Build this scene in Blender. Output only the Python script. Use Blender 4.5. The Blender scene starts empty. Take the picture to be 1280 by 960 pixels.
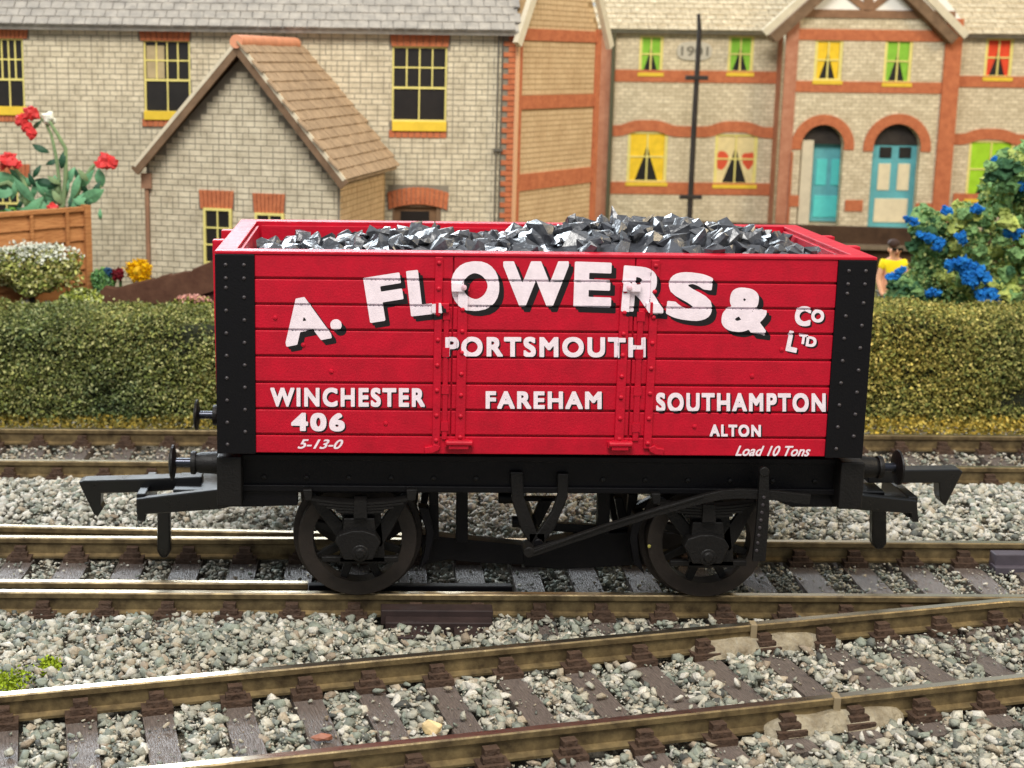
import bpy, bmesh, math, random
import numpy as np
from mathutils import Vector, Matrix, Euler, noise
random.seed(7); rng = np.random.default_rng(7)
PI = math.pi
S = bpy.context.scene
COL = S.collection

# ------------------------------------------------------------------ camera
CP = Vector((-1.7905, -14.5973, 5.9642)); PITCH, YAW, ROLL = .186943, .021489, .012932
FPX, PX, PY = 1773.28, 506.23, 407.90
fwd = Vector((math.sin(YAW)*math.cos(PITCH), math.cos(YAW)*math.cos(PITCH), -math.sin(PITCH)))
r0 = Vector((math.cos(YAW), -math.sin(YAW), 0)); u0 = r0.cross(fwd)
RT = r0*math.cos(ROLL)+u0*math.sin(ROLL); UP = u0*math.cos(ROLL)-r0*math.sin(ROLL)
cam = bpy.data.cameras.new('camera'); cam_o = bpy.data.objects.new('camera', cam); COL.objects.link(cam_o)
m = Matrix((RT, UP, -fwd)).transposed().to_4x4(); m.translation = CP
cam_o.matrix_world = m
cam.sensor_width = 36; cam.lens = 36*FPX/1280
cam.shift_x = (640-PX)/1280; cam.shift_y = -(480-PY)/1280
cam.clip_start = .1; cam.clip_end = 600
cam.dof.use_dof = True; cam.dof.focus_distance = 14.9; cam.dof.aperture_fstop = 1.0
S.camera = cam_o

# ------------------------------------------------------------------ light
w = bpy.data.worlds.new('World'); S.world = w; w.use_nodes = True
w.node_tree.nodes['Background'].inputs[0].default_value = (.86, .93, 1, 1)
w.node_tree.nodes['Background'].inputs[1].default_value = .5
def area(name, loc, target, size, power, col):
    l = bpy.data.lights.new(name, 'AREA'); l.shape = 'RECTANGLE'; l.size = size[0]; l.size_y = size[1]
    l.energy = power; l.color = col
    o = bpy.data.objects.new(name, l); COL.objects.link(o); o.location = loc
    o.rotation_euler = (Vector(target)-Vector(loc)).to_track_quat('-Z', 'Y').to_euler()
    return o
area('window_light', (-19, 45, 25), (0, 0, 3), (46, 16), 46000, (.84, .93, 1))
area('ceiling_light', (-6, -22, 42), (0, 8, 0), (26, 20), 31000, (1, .97, .92))
area('warm_room_light', (40, -4, 28), (6, 12, 1), (16, 14), 11000, (1, .80, .50))
S.view_settings.view_transform = 'Standard'; S.view_settings.look = 'None'
S.view_settings.exposure = 0.0; S.view_settings.gamma = 1
S.render.resolution_x = 1024; S.render.resolution_y = 768
S.unit_settings.scale_length = .01

# ------------------------------------------------------------------ helpers
def ray(px, py): return fwd + RT*((px-PX)/FPX) - UP*((py-PY)/FPX)
def at(px, py, Y):
    d = ray(px, py); return CP + d*((Y-CP.y)/d.y)
def atz(px, py, z):
    d = ray(px, py); return CP + d*((z-CP.z)/d.z)
def rect(x0, x1, y0, y1, Y):
    xm, ym = (x0+x1)/2, (y0+y1)/2
    return at(x0, ym, Y).x, at(x1, ym, Y).x, at(xm, y1, Y).z, at(xm, y0, Y).z
def C(r, g, b):
    f = lambda v: ((v/255+.055)/1.055)**2.4 if v > 10 else v/255/12.92
    return (f(r), f(g), f(b))

WM = {}
class MB:
    def __init__(s): s.v = []; s.f = []; s.c = []; s.col = (1, 1, 1)
    def add(s, vs, fs):
        b = len(s.v); s.v += [tuple(v) for v in vs]; s.f += [tuple(b+i for i in f) for f in fs]; s.c += [s.col]*len(fs); return s
    def box(s, x0, x1, y0, y1, z0, z1, M=None):
        vs = [(x, y, z) for z in (z0, z1) for y in (y0, y1) for x in (x0, x1)]
        if M: vs = [M @ Vector(v) for v in vs]
        return s.add(vs, [(0, 2, 3, 1), (4, 5, 7, 6), (0, 1, 5, 4), (2, 6, 7, 3), (0, 4, 6, 2), (1, 3, 7, 5)])
    def prism(s, pts, y0, y1):            # pts = (x,z) outline, extruded along y
        n = len(pts)
        A = sum(pts[i][0]*pts[(i+1) % n][1]-pts[(i+1) % n][0]*pts[i][1] for i in range(n))
        if A < 0: pts = pts[::-1]
        vs = [(x, y0, z) for x, z in pts]+[(x, y1, z) for x, z in pts]
        return s.add(vs, [tuple(range(n)), tuple(range(2*n-1, n-1, -1))]+[(i, i+n, (i+1) % n+n, (i+1) % n) for i in range(n)])
    def pxprism(s, pts, Y, t): return s.prism([(at(a, b, Y).x, at(a, b, Y).z) for a, b in pts], Y, Y+t)
    def lathe(s, c, axis, prof, n=24):    # prof = [(r, h)] along axis, closed at ends if r == 0
        ax = {'x': Vector((1, 0, 0)), 'y': Vector((0, 1, 0)), 'z': Vector((0, 0, 1))}[axis] if isinstance(axis, str) else Vector(axis).normalized()
        a = ax.orthogonal().normalized(); b = ax.cross(a); c = Vector(c)
        vs = []; fs = []; k = len(prof)
        for r, h in prof:
            for i in range(n):
                t = 2*PI*i/n; vs.append(c+ax*h+(a*math.cos(t)+b*math.sin(t))*r)
        for j in range(k-1):
            for i in range(n):
                i2 = (i+1) % n; fs.append((j*n+i, j*n+i2, (j+1)*n+i2, (j+1)*n+i))
        return s.add(vs, fs)
    def cyl(s, c, axis, r, h, n=20): return s.lathe(c, axis, [(0.0001, 0), (r*.9, 0), (r, r*.1), (r, h-r*.1), (r*.9, h), (.0001, h)], n)
    def tube(s, pts, r, n=8):
        pts = [Vector(p) for p in pts]; rs = r if isinstance(r, (list, tuple)) else [r]*len(pts)
        vs = []; fs = []; up = Vector((0.13, .9, .4))
        for i, p in enumerate(pts):
            d = (pts[min(i+1, len(pts)-1)]-pts[max(i-1, 0)]).normalized()
            a = d.cross(up).normalized(); b = d.cross(a)
            for k in range(n):
                t = 2*PI*k/n; vs.append(p+(a*math.cos(t)+b*math.sin(t))*rs[i])
        for i in range(len(pts)-1):
            for k in range(n):
                k2 = (k+1) % n; fs.append((i*n+k, i*n+k2, (i+1)*n+k2, (i+1)*n+k))
        fs.append(tuple(range(n-1, -1, -1))); fs.append(tuple((len(pts)-1)*n+k for k in range(n)))
        return s.add(vs, fs)
    def band(s, path, t, y0, y1):         # ribbon of width t following (x,z) path, extruded along y
        L = []; R = []
        for i, p in enumerate(path):
            a = path[max(i-1, 0)]; b = path[min(i+1, len(path)-1)]
            d = Vector((b[0]-a[0], b[1]-a[1])).normalized(); w_ = t[i] if isinstance(t, (list, tuple)) else t
            L.append((p[0]-d.y*w_/2, p[1]+d.x*w_/2)); R.append((p[0]+d.y*w_/2, p[1]-d.x*w_/2))
        for i in range(len(path)-1):
            s.prism([L[i], R[i], R[i+1], L[i+1]], y0, y1) if len(path) == 2 else None
        if len(path) > 2: 
            n = len(path); vs = []
            for y in (y0, y1):
                vs += [(x, y, z) for x, z in L]+[(x, y, z) for x, z in R]
            fs = []
            for i in range(n-1):
                fs += [(i, i+n, i+n+1, i+1), (2*n+i, 2*n+i+1, 3*n+i+1, 3*n+i), (i, i+1, 2*n+i+1, 2*n+i), (n+i, 3*n+i, 3*n+i+1, n+i+1)]
            fs += [(0, 2*n, 3*n, n), (n-1, 2*n-1, 4*n-1, 3*n-1)]
            s.add(vs, fs)
        return s
    def blob(s, c, r, sub=1, rough=.25, sq=(1, 1, 1)):
        bm = bmesh.new(); bmesh.ops.create_icosphere(bm, subdivisions=sub, radius=1)
        off = Vector((random.random()*50, random.random()*50, 0))
        vs = []
        for v in bm.verts:
            k = 1+rough*noise.noise(v.co*1.7+off)*1.6
            vs.append((c[0]+v.co.x*r*k*sq[0], c[1]+v.co.y*r*k*sq[1], c[2]+v.co.z*r*k*sq[2]))
        fs = [[v.index for v in f.verts] for f in bm.faces]; bm.free()
        return s.add(vs, fs)
    def mirror(s, ym=1.45):
        s.v = [(x, 2*ym-y, z) for x, y, z in s.v]; s.f = [f[::-1] for f in s.f]; return s
    def mesh(s, name):
        me = bpy.data.meshes.new(name); me.from_pydata(s.v, [], s.f); me.update()
        if any(c != (1, 1, 1) for c in s.c):
            a = me.color_attributes.new('col', 'FLOAT_COLOR', 'CORNER')
            arr = np.repeat(np.array([list(c)+[1] for c in s.c], dtype=np.float32), [len(f) for f in s.f], axis=0)
            a.data.foreach_set('color', arr.ravel())
        return me

def link(o, parent=None, M=None):
    COL.objects.link(o)
    W = M.copy() if M else Matrix.Identity(4)
    if parent:
        o.parent = parent; o.matrix_parent_inverse = WM[parent.name].inverted()
    o.matrix_basis = W; WM[o.name] = W
    return o
def obj(name, mb, mat, parent=None, smooth=False, bevel=0, label=None, stuff=False, M=None, fix=True):
    me = mb.mesh(name) if isinstance(mb, MB) else mb
    if isinstance(mb, MB) and fix:
        bm = bmesh.new(); bm.from_mesh(me); bmesh.ops.recalc_face_normals(bm, faces=bm.faces); bm.to_mesh(me); bm.free()
    if not me.materials: me.materials.append(mat)
    if smooth:
        me.polygons.foreach_set('use_smooth', [True]*len(me.polygons))
        try: me.set_sharp_from_angle(angle=math.radians(38))
        except Exception: pass
    o = bpy.data.objects.new(name, me); link(o, parent, M)
    if bevel:
        b = o.modifiers.new('bevel', 'BEVEL'); b.width = bevel; b.segments = 2; b.limit_method = 'ANGLE'; b.angle_limit = math.radians(40)
    if label: o['label'] = label
    if stuff: o['kind'] = 'stuff'
    return o
def thing(name, label, cat, loc=(0, 0, 0), group=None):
    o = bpy.data.objects.new(name, None); link(o, None, Matrix.Translation(loc)); o.empty_display_size = .2
    return tag(o, label, cat, group)
def tag(o, label, cat, group=None):
    o['label'] = label; o['category'] = cat
    if group: o['group'] = group
    return o
def struct(name, mb, mat):
    o = obj(name, mb, mat); o['kind'] = 'structure'; return o

def mat(name, col, rough=.6, spec=.5, metal=0, var=0, vs=4, bump=0, bs=30, col2=None, attr=False, stretch=None, coat=0, trans=0, bd=.02, space='pos'):
    m = bpy.data.materials.new(name); m.use_nodes = True; nt = m.node_tree; N = nt.nodes; L = nt.links
    b = N['Principled BSDF']; b.inputs['Base Color'].default_value = (*col, 1)
    b.inputs['Roughness'].default_value = rough; b.inputs['Specular IOR Level'].default_value = spec
    b.inputs['Metallic'].default_value = metal; b.inputs['Coat Weight'].default_value = coat
    if trans: b.inputs['Subsurface Weight'].default_value = trans; b.inputs['Subsurface Radius'].default_value = (.1, .1, .05); b.inputs['Subsurface Scale'].default_value = .3
    g = N.new('ShaderNodeNewGeometry') if space == 'pos' else N.new('ShaderNodeTexCoord')
    out = g.outputs['Position'] if space == 'pos' else g.outputs['Object']
    if stretch:
        mp = N.new('ShaderNodeMapping'); mp.inputs['Scale'].default_value = stretch; L.new(out, mp.inputs[0]); out = mp.outputs[0]
    base = None
    if attr:
        a = N.new('ShaderNodeAttribute'); a.attribute_name = 'col'; base = a.outputs['Color']
    if var or col2:
        n = N.new('ShaderNodeTexNoise'); n.inputs['Scale'].default_value = vs; n.inputs['Detail'].default_value = 5; n.inputs['Roughness'].default_value = .65
        L.new(out, n.inputs['Vector'])
        r = N.new('ShaderNodeMapRange'); r.inputs[1].default_value = .3; r.inputs[2].default_value = .7; L.new(n.outputs['Fac'], r.inputs[0])
        mx = N.new('ShaderNodeMix'); mx.data_type = 'RGBA'
        L.new(r.outputs[0], mx.inputs['Factor'])
        if base is not None:
            mx.blend_type = 'MULTIPLY'; L.new(base, mx.inputs[6]); c2 = 1-var; mx.inputs[7].default_value = (c2, c2, c2, 1)
        else:
            mx.inputs[6].default_value = (*[min(1, c*(1+var)) for c in col], 1)
            mx.inputs[7].default_value = (*(col2 or [c*(1-var) for c in col]), 1)
        base = mx.outputs[2]
        rr = N.new('ShaderNodeMapRange'); rr.inputs[3].default_value = max(rough-.12, .03); rr.inputs[4].default_value = min(rough+.12, 1)
        L.new(n.outputs['Fac'], rr.inputs[0]); L.new(rr.outputs[0], b.inputs['Roughness'])
    if base is not None: L.new(base, b.inputs['Base Color'])
    if bump:
        n2 = N.new('ShaderNodeTexNoise'); n2.inputs['Scale'].default_value = bs; n2.inputs['Detail'].default_value = 4
        L.new(out, n2.inputs['Vector'])
        bp = N.new('ShaderNodeBump'); bp.inputs['Strength'].default_value = bump; bp.inputs['Distance'].default_value = bd
        L.new(n2.outputs['Fac'], bp.inputs['Height']); L.new(bp.outputs[0], b.inputs['Normal'])
    return m

M_red = mat('red_plastic', C(178, 7, 36), .5, .3, var=.17, vs=4.5, bump=.4, bs=45, bd=.01)
M_white = mat('white_print', C(234, 218, 224), .55, .4, var=.1, vs=8, bump=.2, bs=60, bd=.01)
M_pinkw = mat('worn_print', C(214, 176, 184), .55, .4, var=.3, vs=12)
M_blackprint = mat('black_print', C(14, 10, 12), .55, .4)
M_black = mat('black_plastic', C(7, 6, 9), .5, .22, var=.3, vs=5, bump=.3, bs=50, bd=.01)
M_blackworn = mat('black_worn_plastic', C(16, 14, 13), .5, .3, var=.35, vs=6, bump=.4, bs=40, bd=.015)
M_tyre = mat('dull_wheel_metal', C(48, 41, 36), .5, .5, metal=.3, var=.3, vs=5, bump=.2)
M_rivet = mat('worn_rivet', C(50, 45, 48), .45, .5)
M_steel = mat('buffer_steel', C(60, 62, 70), .28, .5, metal=.9, var=.3)
M_coal = mat('coal', C(56, 58, 64), .38, .9, var=.35, vs=7, bump=.7, bs=7, bd=.05, coat=.4)
M_coal.node_tree.nodes['Principled BSDF'].inputs['Coat Roughness'].default_value = .16
M_railside = mat('tarnished_rail', C(146, 127, 90), .42, .5, metal=.5, col2=C(72, 59, 42), vs=5, bump=.3, bs=35, bd=.01)
M_railtop = mat('polished_rail_head', C(232, 220, 196), .30, .5, metal=1, var=.12, vs=9, stretch=(.4, 3, 3), bump=.1, bs=40, bd=.005)
M_sleeper = mat('sleeper_plastic', C(104, 94, 88), .38, .6, var=.4, vs=6, bump=.9, bs=7, bd=.04, stretch=(9, 1.3, 3), space='obj')
M_chair = mat('rail_chair', C(74, 57, 46), .6, .3, var=.35, vs=9, bump=.7, bs=22, bd=.04)
M_joiner = mat('pale_joiner', C(158, 148, 126), .6, .4, col2=C(108, 96, 76), vs=6, bump=.9, bs=14, bd=.05)
M_dark = mat('dark_fishplate', C(50, 38, 36), .5, .4, var=.3, vs=5)
M_ballast = mat('granite', (1, 1, 1), .75, .35, attr=True, var=.35, vs=26, bump=.6, bs=24, bd=.05)
M_ground = mat('grit', C(158, 150, 134), .9, .2, col2=C(104, 98, 86), vs=14, bump=1, bs=22, bd=.08)
M_garden = mat('garden_ground', C(86, 98, 48), .9, .2, col2=C(96, 82, 54), vs=2, bump=.8, bs=14, bd=.08)

# ------------------------------------------------------------------ ground
struct('ground', MB().box(-60, 60, -18, 120, -.9, -.44), M_ground)
struct('garden_ground', MB().box(-59, 59, 10.0, 119, -.43, 0), M_garden)

# ------------------------------------------------------------------ mass builders
def mesh_np(name, V, F, colr, mat_):
    me = bpy.data.meshes.new(name); nf = len(F); k = F.shape[1]
    me.vertices.add(len(V)); me.vertices.foreach_set('co', V.astype(np.float32).ravel())
    me.loops.add(nf*k); me.loops.foreach_set('vertex_index', F.astype(np.int32).ravel())
    me.polygons.add(nf); me.polygons.foreach_set('loop_start', np.arange(0, nf*k, k, dtype=np.int32)); me.polygons.foreach_set('loop_total', np.full(nf, k, dtype=np.int32))
    me.update(calc_edges=True)
    a = me.color_attributes.new('col', 'FLOAT_COLOR', 'CORNER')
    a.data.foreach_set('color', np.repeat(np.hstack([colr, np.ones((nf, 1))]), k, axis=0).astype(np.float32).ravel())
    me.materials.append(mat_); return me
def hull(n, sq=(1, 1, .75), seed=0, cut=0):
    R = np.random.default_rng(seed); bm = bmesh.new()
    for i in range(n):
        v = R.normal(size=3); v /= np.linalg.norm(v); v *= R.uniform(.8, 1.05); bm.verts.new(v*np.array(sq))
    bmesh.ops.convex_hull(bm, input=bm.verts)
    bmesh.ops.delete(bm, geom=[v for v in bm.verts if not v.link_faces], context='VERTS')
    bmesh.ops.triangulate(bm, faces=bm.faces); bm.verts.index_update()
    V = np.array([v.co[:] for v in bm.verts]); F = np.array([[v.index for v in f.verts] for f in bm.faces]); bm.free()
    return V, F
ROCKS = [hull(10, (1, random.uniform(.6, 1), random.uniform(.5, .75)), 100+i) for i in range(14)]
def rot_np(n):
    q = rng.normal(size=(n, 4)); q /= np.linalg.norm(q, axis=1)[:, None]; w_, x, y, z = q.T
    return np.stack([1-2*(y*y+z*z), 2*(x*y-z*w_), 2*(x*z+y*w_), 2*(x*y+z*w_), 1-2*(x*x+z*z), 2*(y*z-x*w_), 2*(x*z-y*w_), 2*(y*z+x*w_), 1-2*(x*x+y*y)], -1).reshape(n, 3, 3)
def project(P):
    d = P-np.array(CP); z = d@np.array(fwd); return PX+FPX*(d@np.array(RT))/z, PY-FPX*(d@np.array(UP))/z
def rocks(name, P, size, cols, mat_):
    VV = []; FF = []; CC = []; b = 0; pick = rng.integers(0, len(ROCKS), len(P)); R = rot_np(len(P))
    for k, (V, F) in enumerate(ROCKS):
        i = np.where(pick == k)[0]
        if not len(i): continue
        W = np.einsum('nij,vj->nvi', R[i], V)*size[i][:, None, None]; W[:, :, 2] *= .8; W += P[i][:, None, :]
        nv = len(V); VV.append(W.reshape(-1, 3)); FF.append((F[None]+(np.arange(len(i))*nv)[:, None, None]+b).reshape(-1, 3)); b += nv*len(i)
        CC.append(np.repeat(cols[i], len(F), axis=0))
    return mesh_np(name, np.vstack(VV), np.vstack(FF), np.vstack(CC), mat_)
PAL = np.array([C(*c) for c in [(156, 160, 150), (174, 174, 164), (138, 144, 136), (192, 188, 174), (206, 202, 190), (112, 116, 112), (184, 172, 154), (146, 154, 144), (162, 148, 132), (216, 213, 206), (88, 90, 88)]])
def leaves(P, size, cols, mat_, name='foliage', flat=0.0):
    n = len(P); R = rot_np(n)
    L = np.array([[-.5, 0, 0], [0, -.32, .08], [.5, 0, 0], [0, .32, .08]])
    V = np.einsum('nij,vj->nvi', R, L)*size[:, None, None]+P[:, None, :]
    F = np.arange(n*4).reshape(n, 4)
    return mesh_np(name, V.reshape(-1, 3), F, cols, mat_)
M_leaf = mat('leaf_flock', (1, 1, 1), .8, .2, attr=True, var=.25, vs=9)

# ------------------------------------------------------------------ tracks
C1 = [atz(x, y, 0) for x, y in [(-330, 896), (0, 870), (430, 832), (615, 809.5), (800, 789), (940, 775.5), (1280, 750)]]
C2 = [atz(x, y, 0) for x, y in [(-140, 991), (215, 961), (430, 938), (650, 912.5), (800, 896), (1044, 865), (1280, 843.5), (1560, 815)]]
def resample(pts, step=.25):
    pts = [Vector((p[0], p[1], 0)) for p in pts]; n = len(pts); t = [0]
    for i in range(1, n): t.append(t[-1]+(pts[i]-pts[i-1]).length)
    # least-squares cubic y(x) keeps the rail smooth
    co = np.polyfit([p.x for p in pts], [p.y for p in pts], 2)
    x = np.arange(pts[0].x, pts[-1].x, step); return [(float(a), float(np.polyval(co, a))) for a in x]
def rail(path, parent, pname='rail', h=0):
    prof = [(-.1, -.25), (.1, -.25), (.1, -.225), (.03, -.205), (.024, -.085), (.052, -.065), (.052, -.012), (.04, 0), (-.04, 0), (-.052, -.012), (-.052, -.065), (-.024, -.085), (-.03, -.205), (-.1, -.225)]
    side = MB(); top = MB(); n = len(path); rows = []
    for i, p in enumerate(path):
        a = path[max(i-1, 0)]; b = path[min(i+1, n-1)]; d = Vector((b[0]-a[0], b[1]-a[1])).normalized()
        rows.append([(p[0]-d.y*s, p[1]+d.x*s, z+h) for s, z in prof])
    k = len(prof); vs = [v for r in rows for v in r]
    fs = [(i*k+j, i*k+(j+1) % k, (i+1)*k+(j+1) % k, (i+1)*k+j) for i in range(n-1) for j in range(k)]
    side.add(vs, fs+[tuple(range(k)), tuple((n-1)*k+j for j in range(k))])
    r = obj(pname, side, M_railside, parent)
    t = [(-.0385, .0025), (.0385, .0025), (.0385, -.001), (-.0385, -.001)]; rows = []
    for i, p in enumerate(path):
        a = path[max(i-1, 0)]; b = path[min(i+1, n-1)]; d = Vector((b[0]-a[0], b[1]-a[1])).normalized()
        rows.append([(p[0]-d.y*s, p[1]+d.x*s, z+h) for s, z in t])
    vs = [v for r_ in rows for v in r_]; top.add(vs, [(i*4+j, i*4+(j+1) % 4, (i+1)*4+(j+1) % 4, (i+1)*4+j) for i in range(n-1) for j in range(4)])
    obj('rail_head', top, M_railtop, r)
    return r
def chair_mb():
    c = MB(); c.box(-.15, .15, -.22, .22, -.01, .06); c.box(-.10, .10, -.18, -.10, .055, .115); c.box(-.07, .07, -.135, -.045, .05, .175)
    c.box(-.10, .10, .10, .18, .055, .115); c.box(-.07, .07, .045, .135, .05, .175); return c
CH = chair_mb().mesh('rail_chair'); CH.materials.append(M_chair)
SLP = []
def sleepers(parent, items, wd, ln, zt=-.27):
    me = MB().box(-wd/2, wd/2, -ln/2, ln/2, -.2, 0)
    bm_me = me.mesh('sleeper'); bm_me.materials.append(M_sleeper)
    for (x, y, a, rails) in items:
        M = Matrix.Translation((x, y, zt+random.uniform(-.008, .008))) @ Matrix.Rotation(a, 4, 'Z')
        s = bpy.data.objects.new('sleeper', bm_me); link(s, parent, M); SLP.append((x, y, a, wd/2, ln/2))
        for (rx, ry) in rails:
            c = bpy.data.objects.new('rail_chair', CH); link(c, s, Matrix.Translation((rx, ry, zt)) @ Matrix.Rotation(a+random.uniform(-.03, .03), 4, 'Z'))
def straight(name, label, y0, y1, xs, wd, parent=None):
    t = thing(name, label, 'railway track', (0, (y0+y1)/2, -.4))
    rail([(x, y0) for x in np.arange(-13, 14.1, 1)], t); rail([(x, y1) for x in np.arange(-13, 14.1, 1)], t)
    sleepers(t, [(x, (y0+y1)/2, 0, [(x, y0), (x, y1)]) for x in xs], wd, y1-y0+1.0)
    return t
YF, YR = .66, 2.5
main = straight('railway_track', 'straight middle track that the red coal wagon stands on', YF, YR, [-9.7+.70*i for i in range(29)], .34)
back = straight('railway_track', 'straight rear track running along the foot of the hedges behind the wagon', 5.92, 7.75, [-11.4+.70*i for i in range(34)], .33)
div = thing('railway_track', 'nearest track, slanting, with brown sleepers and pale joiners on both rails', 'railway track', (0, -2, -.4))
p1 = resample(C1); p2 = resample(C2)
co1 = np.polyfit([p[0] for p in p1], [p[1] for p in p1], 2); co2 = np.polyfit([p[0] for p in p2], [p[1] for p in p2], 2)
p1 += [(p1[-1][0]+.5*i, p1[-1][1]+(.56-p1[-1][1])*(1-math.exp(-.4*i))) for i in range(1, 12)]; p2 += [(p2[-1][0]+.5*i, p2[-1][1]+.09*i) for i in range(1, 8)]
rail(p1, div); rail(p2, div)
its = []; x = -7.6
xk = [atz(px_, py_, -.1).x for px_, py_ in [(84, 905), (182, 896), (285, 884), (376, 874), (458, 866), (546, 856), (635, 845), (722, 835), (806, 826)]]
gap = (xk[-1]-xk[0])/8
xs_c = [xk[0]-gap*i for i in range(4, 0, -1)]+xk+[xk[-1]+gap*i for i in range(1, 9)]
for x1 in xs_c:
    y1 = float(np.polyval(co1, x1)); a = math.atan(float(np.polyval(np.polyder(co1), x1)))
    d = Vector((math.sin(a), -math.cos(a)))
    t = 1.0
    for _ in range(30): t += (( y1+d.y*t) - float(np.polyval(co2, x1+d.x*t)))*.9
    x2, y2 = x1+d.x*t, y1+d.y*t
    its.append(((x1+x2)/2, (y1+y2)/2, a, [(x1, y1), (x2, y2)]))
sleepers(div, its, .285, 2.75)
# switch and check rails at the left of the middle track
xa, xb = -13, at(640, 721, 1.04).x
xc2 = at(385, 721, 1.0).x
r_ = rail([(x, 1.0) for x in np.linspace(xa, xc2, 24)], main, 'check_rail', -.01)
obj('check_rail', MB().box(xc2+.01, xb, .95, 1.06, -.24, -.03), M_black, main, bevel=.01)
r_ = rail([(x, 2.60+.05*(-x)) for x in np.arange(xa, -.6, .5)], main, 'switch_rail')
# joiners
def joiner(pa, pb, pg, co):
    A = atz(*pa, -.2); B = atz(*pb, -.2); G = atz(*pg, 0)
    n = 26; mb = MB(); rows = []
    for i in range(n+1):
        t = i/n; x0 = A.x+(B.x-A.x)*t; ya = float(np.polyval(co, x0)); e = min(1, 6*t, 6*(1-t))**.5
        k = (.13+.10*e)+.03*noise.noise(Vector((x0*5, ya, 0))); h = -.22+e*(.085+.03*noise.noise(Vector((x0*4, 3, 1))))
        rows.append([(x0, ya-k, -.27), (x0, ya-k*.9, -.25+e*.03), (x0, ya-.09, h), (x0, ya+.09, h), (x0, ya+k*.9, -.25), (x0, ya+k, -.27)])
    mb.add([v for r in rows for v in r], [(i*6+j, i*6+j+1, (i+1)*6+j+1, (i+1)*6+j) for i in range(n) for j in range(5)])
    obj('rail_joiner', mb, M_joiner, div, smooth=True)
    yg = float(np.polyval(co, G.x)); obj('insulating_spacer', MB().box(G.x-.035, G.x+.035, yg-.07, yg+.06, -.22, .012), mat('spacer_plastic', C(140, 124, 96), .6), div, bevel=.01)
joiner((862, 812), (1028, 797), (939, 776), co1); joiner((958, 915), (1128, 888), (1042, 866), co2)
a_, b_ = at(476, 772, .5), at(615, 772, .5); FPX0 = a_.x
obj('fishplate', MB().box(a_.x, b_.x, .36, .56, -.27, -.09).box(a_.x+.05, b_.x-.02, .18, .36, -.34, -.16).box(a_.x+.1, a_.x+.5, -.12, .18, -.34, -.20).box(a_.x+.8, a_.x+1.1, -.05, .18, -.34, -.20), M_dark, main, bevel=.012)
a_ = atz(1248, 700, -.1)
obj('fishplate', MB().box(a_.x, a_.x+1.2, 2.2, 2.38, -.27, -.06).box(a_.x-.02, a_.x+1.2, 2.12, 2.3, -.3, -.2), mat('grey_fishplate', C(74, 68, 76), .5, var=.2), main, bevel=.012)

# ------------------------------------------------------------------ ballast
def near_track(P):
    x, y = P[:, 0], P[:, 1]; bad = np.zeros(len(P), bool)
    for yy in (YF, YR, 5.92, 7.75): bad |= np.abs(y-yy) < .13
    bad |= (np.abs(y-1.0) < .1) & (x < 0)
    for co in (co1, co2): bad |= np.abs(y-np.polyval(co, x)) < .14
    on = np.zeros(len(P), bool)
    bad |= (x > FPX0-.05) & (x < FPX0+1.25) & (y > .12) & (y < .6)
    bad |= (x > FPX0+.02) & (x < FPX0+1.2) & (y > -.2) & (y < .2) & (rng.random(len(P)) < .7)
    for (sx, sy, a, hw, hl) in SLP:
        dx, dy = x-sx, y-sy; ca, sa = math.cos(a), math.sin(a)
        on |= (np.abs(dx*ca+dy*sa) < hw+.03) & (np.abs(-dx*sa+dy*ca) < hl+.03)
    return bad, on
def bed(name, y0, y1, n, smin, smax, power, zf, weights, label, keep=.05, near=None):
    x = rng.uniform(-12, 14, n*2); y = rng.uniform(y0, y1, n*2)
    P = np.stack([x, y, np.zeros_like(x)], 1); px_, py_ = project(P)
    P = P[(px_ > -170) & (px_ < 1450) & (py_ < 1060)][:n]
    bad, on = near_track(P); kp = np.full(len(P), keep)
    if near is not None: kp[(P[:, 1] > -.35) & (P[:, 1] < .6)] = near; kp[(P[:, 1] > -.5) & (P[:, 1] < .6) & (P[:, 0] > -.2)] = .3
    ok = ~bad & (~on | (rng.random(len(P)) < kp)); P = P[ok]; on = on[ok]
    s = smin+(smax-smin)*rng.random(len(P))**power
    P[:, 2] = zf(P[:, 0], P[:, 1])+rng.uniform(-.04, .05, len(P)); s[on] *= .7; P[on, 2] = -.262+s[on]*.5
    # patches of fine and coarse stone
    cols = np.array([.95, .93, .87])*PAL[rng.choice(len(PAL), len(P), p=np.array(weights)/sum(weights))]*rng.uniform(.8, 1.12, (len(P), 1))
    o = obj(name, rocks(name, P, s, np.clip(cols, 0, .9), M_ballast), None, stuff=True)
    tag(o, label, 'ballast'); return o
flat = lambda x, y: -.30+0*x
bed('ballast', -4.6, .62, 66000, .02, .125, 4.2, lambda x, y: -.30+.09*np.exp(-((y-.0)/.7)**2)*(x < 0), [3, 4, 2.5, 4, 3.5, 1, 2, 3, 1.2, 3, .7], 'grey green and cream ballast chips around the nearest slanting track', .06, .85)
bed('ballast', .62, 2.9, 19000, .02, .07, 2.4, flat, [3, 3, 2, 3, 3, 1, 2, 2, 1, 3, .6], 'fine pale ballast chips between the rails under the wagon', .12)
bed('ballast', 2.8, 5.85, 26000, .03, .115, 2.4, lambda x, y: -.32+.27*np.sin(np.clip((y-2.7)/3.1, 0, 1)*PI)**.8, [2, 6, 1.5, 1, 5, 1, .4, 2, .2, 9, .5], 'bright grey white ballast heaped between the middle and rear tracks', .5)
bed('ballast', 5.8, 9.3, 14000, .035, .08, 1.6, lambda x, y: -.31+.02*(y > 8), [2, 2, 1, 3, 3, 1, 4, 1, 3, 2, 1], 'tan and pink grey ballast around the rear track', .5)
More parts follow.
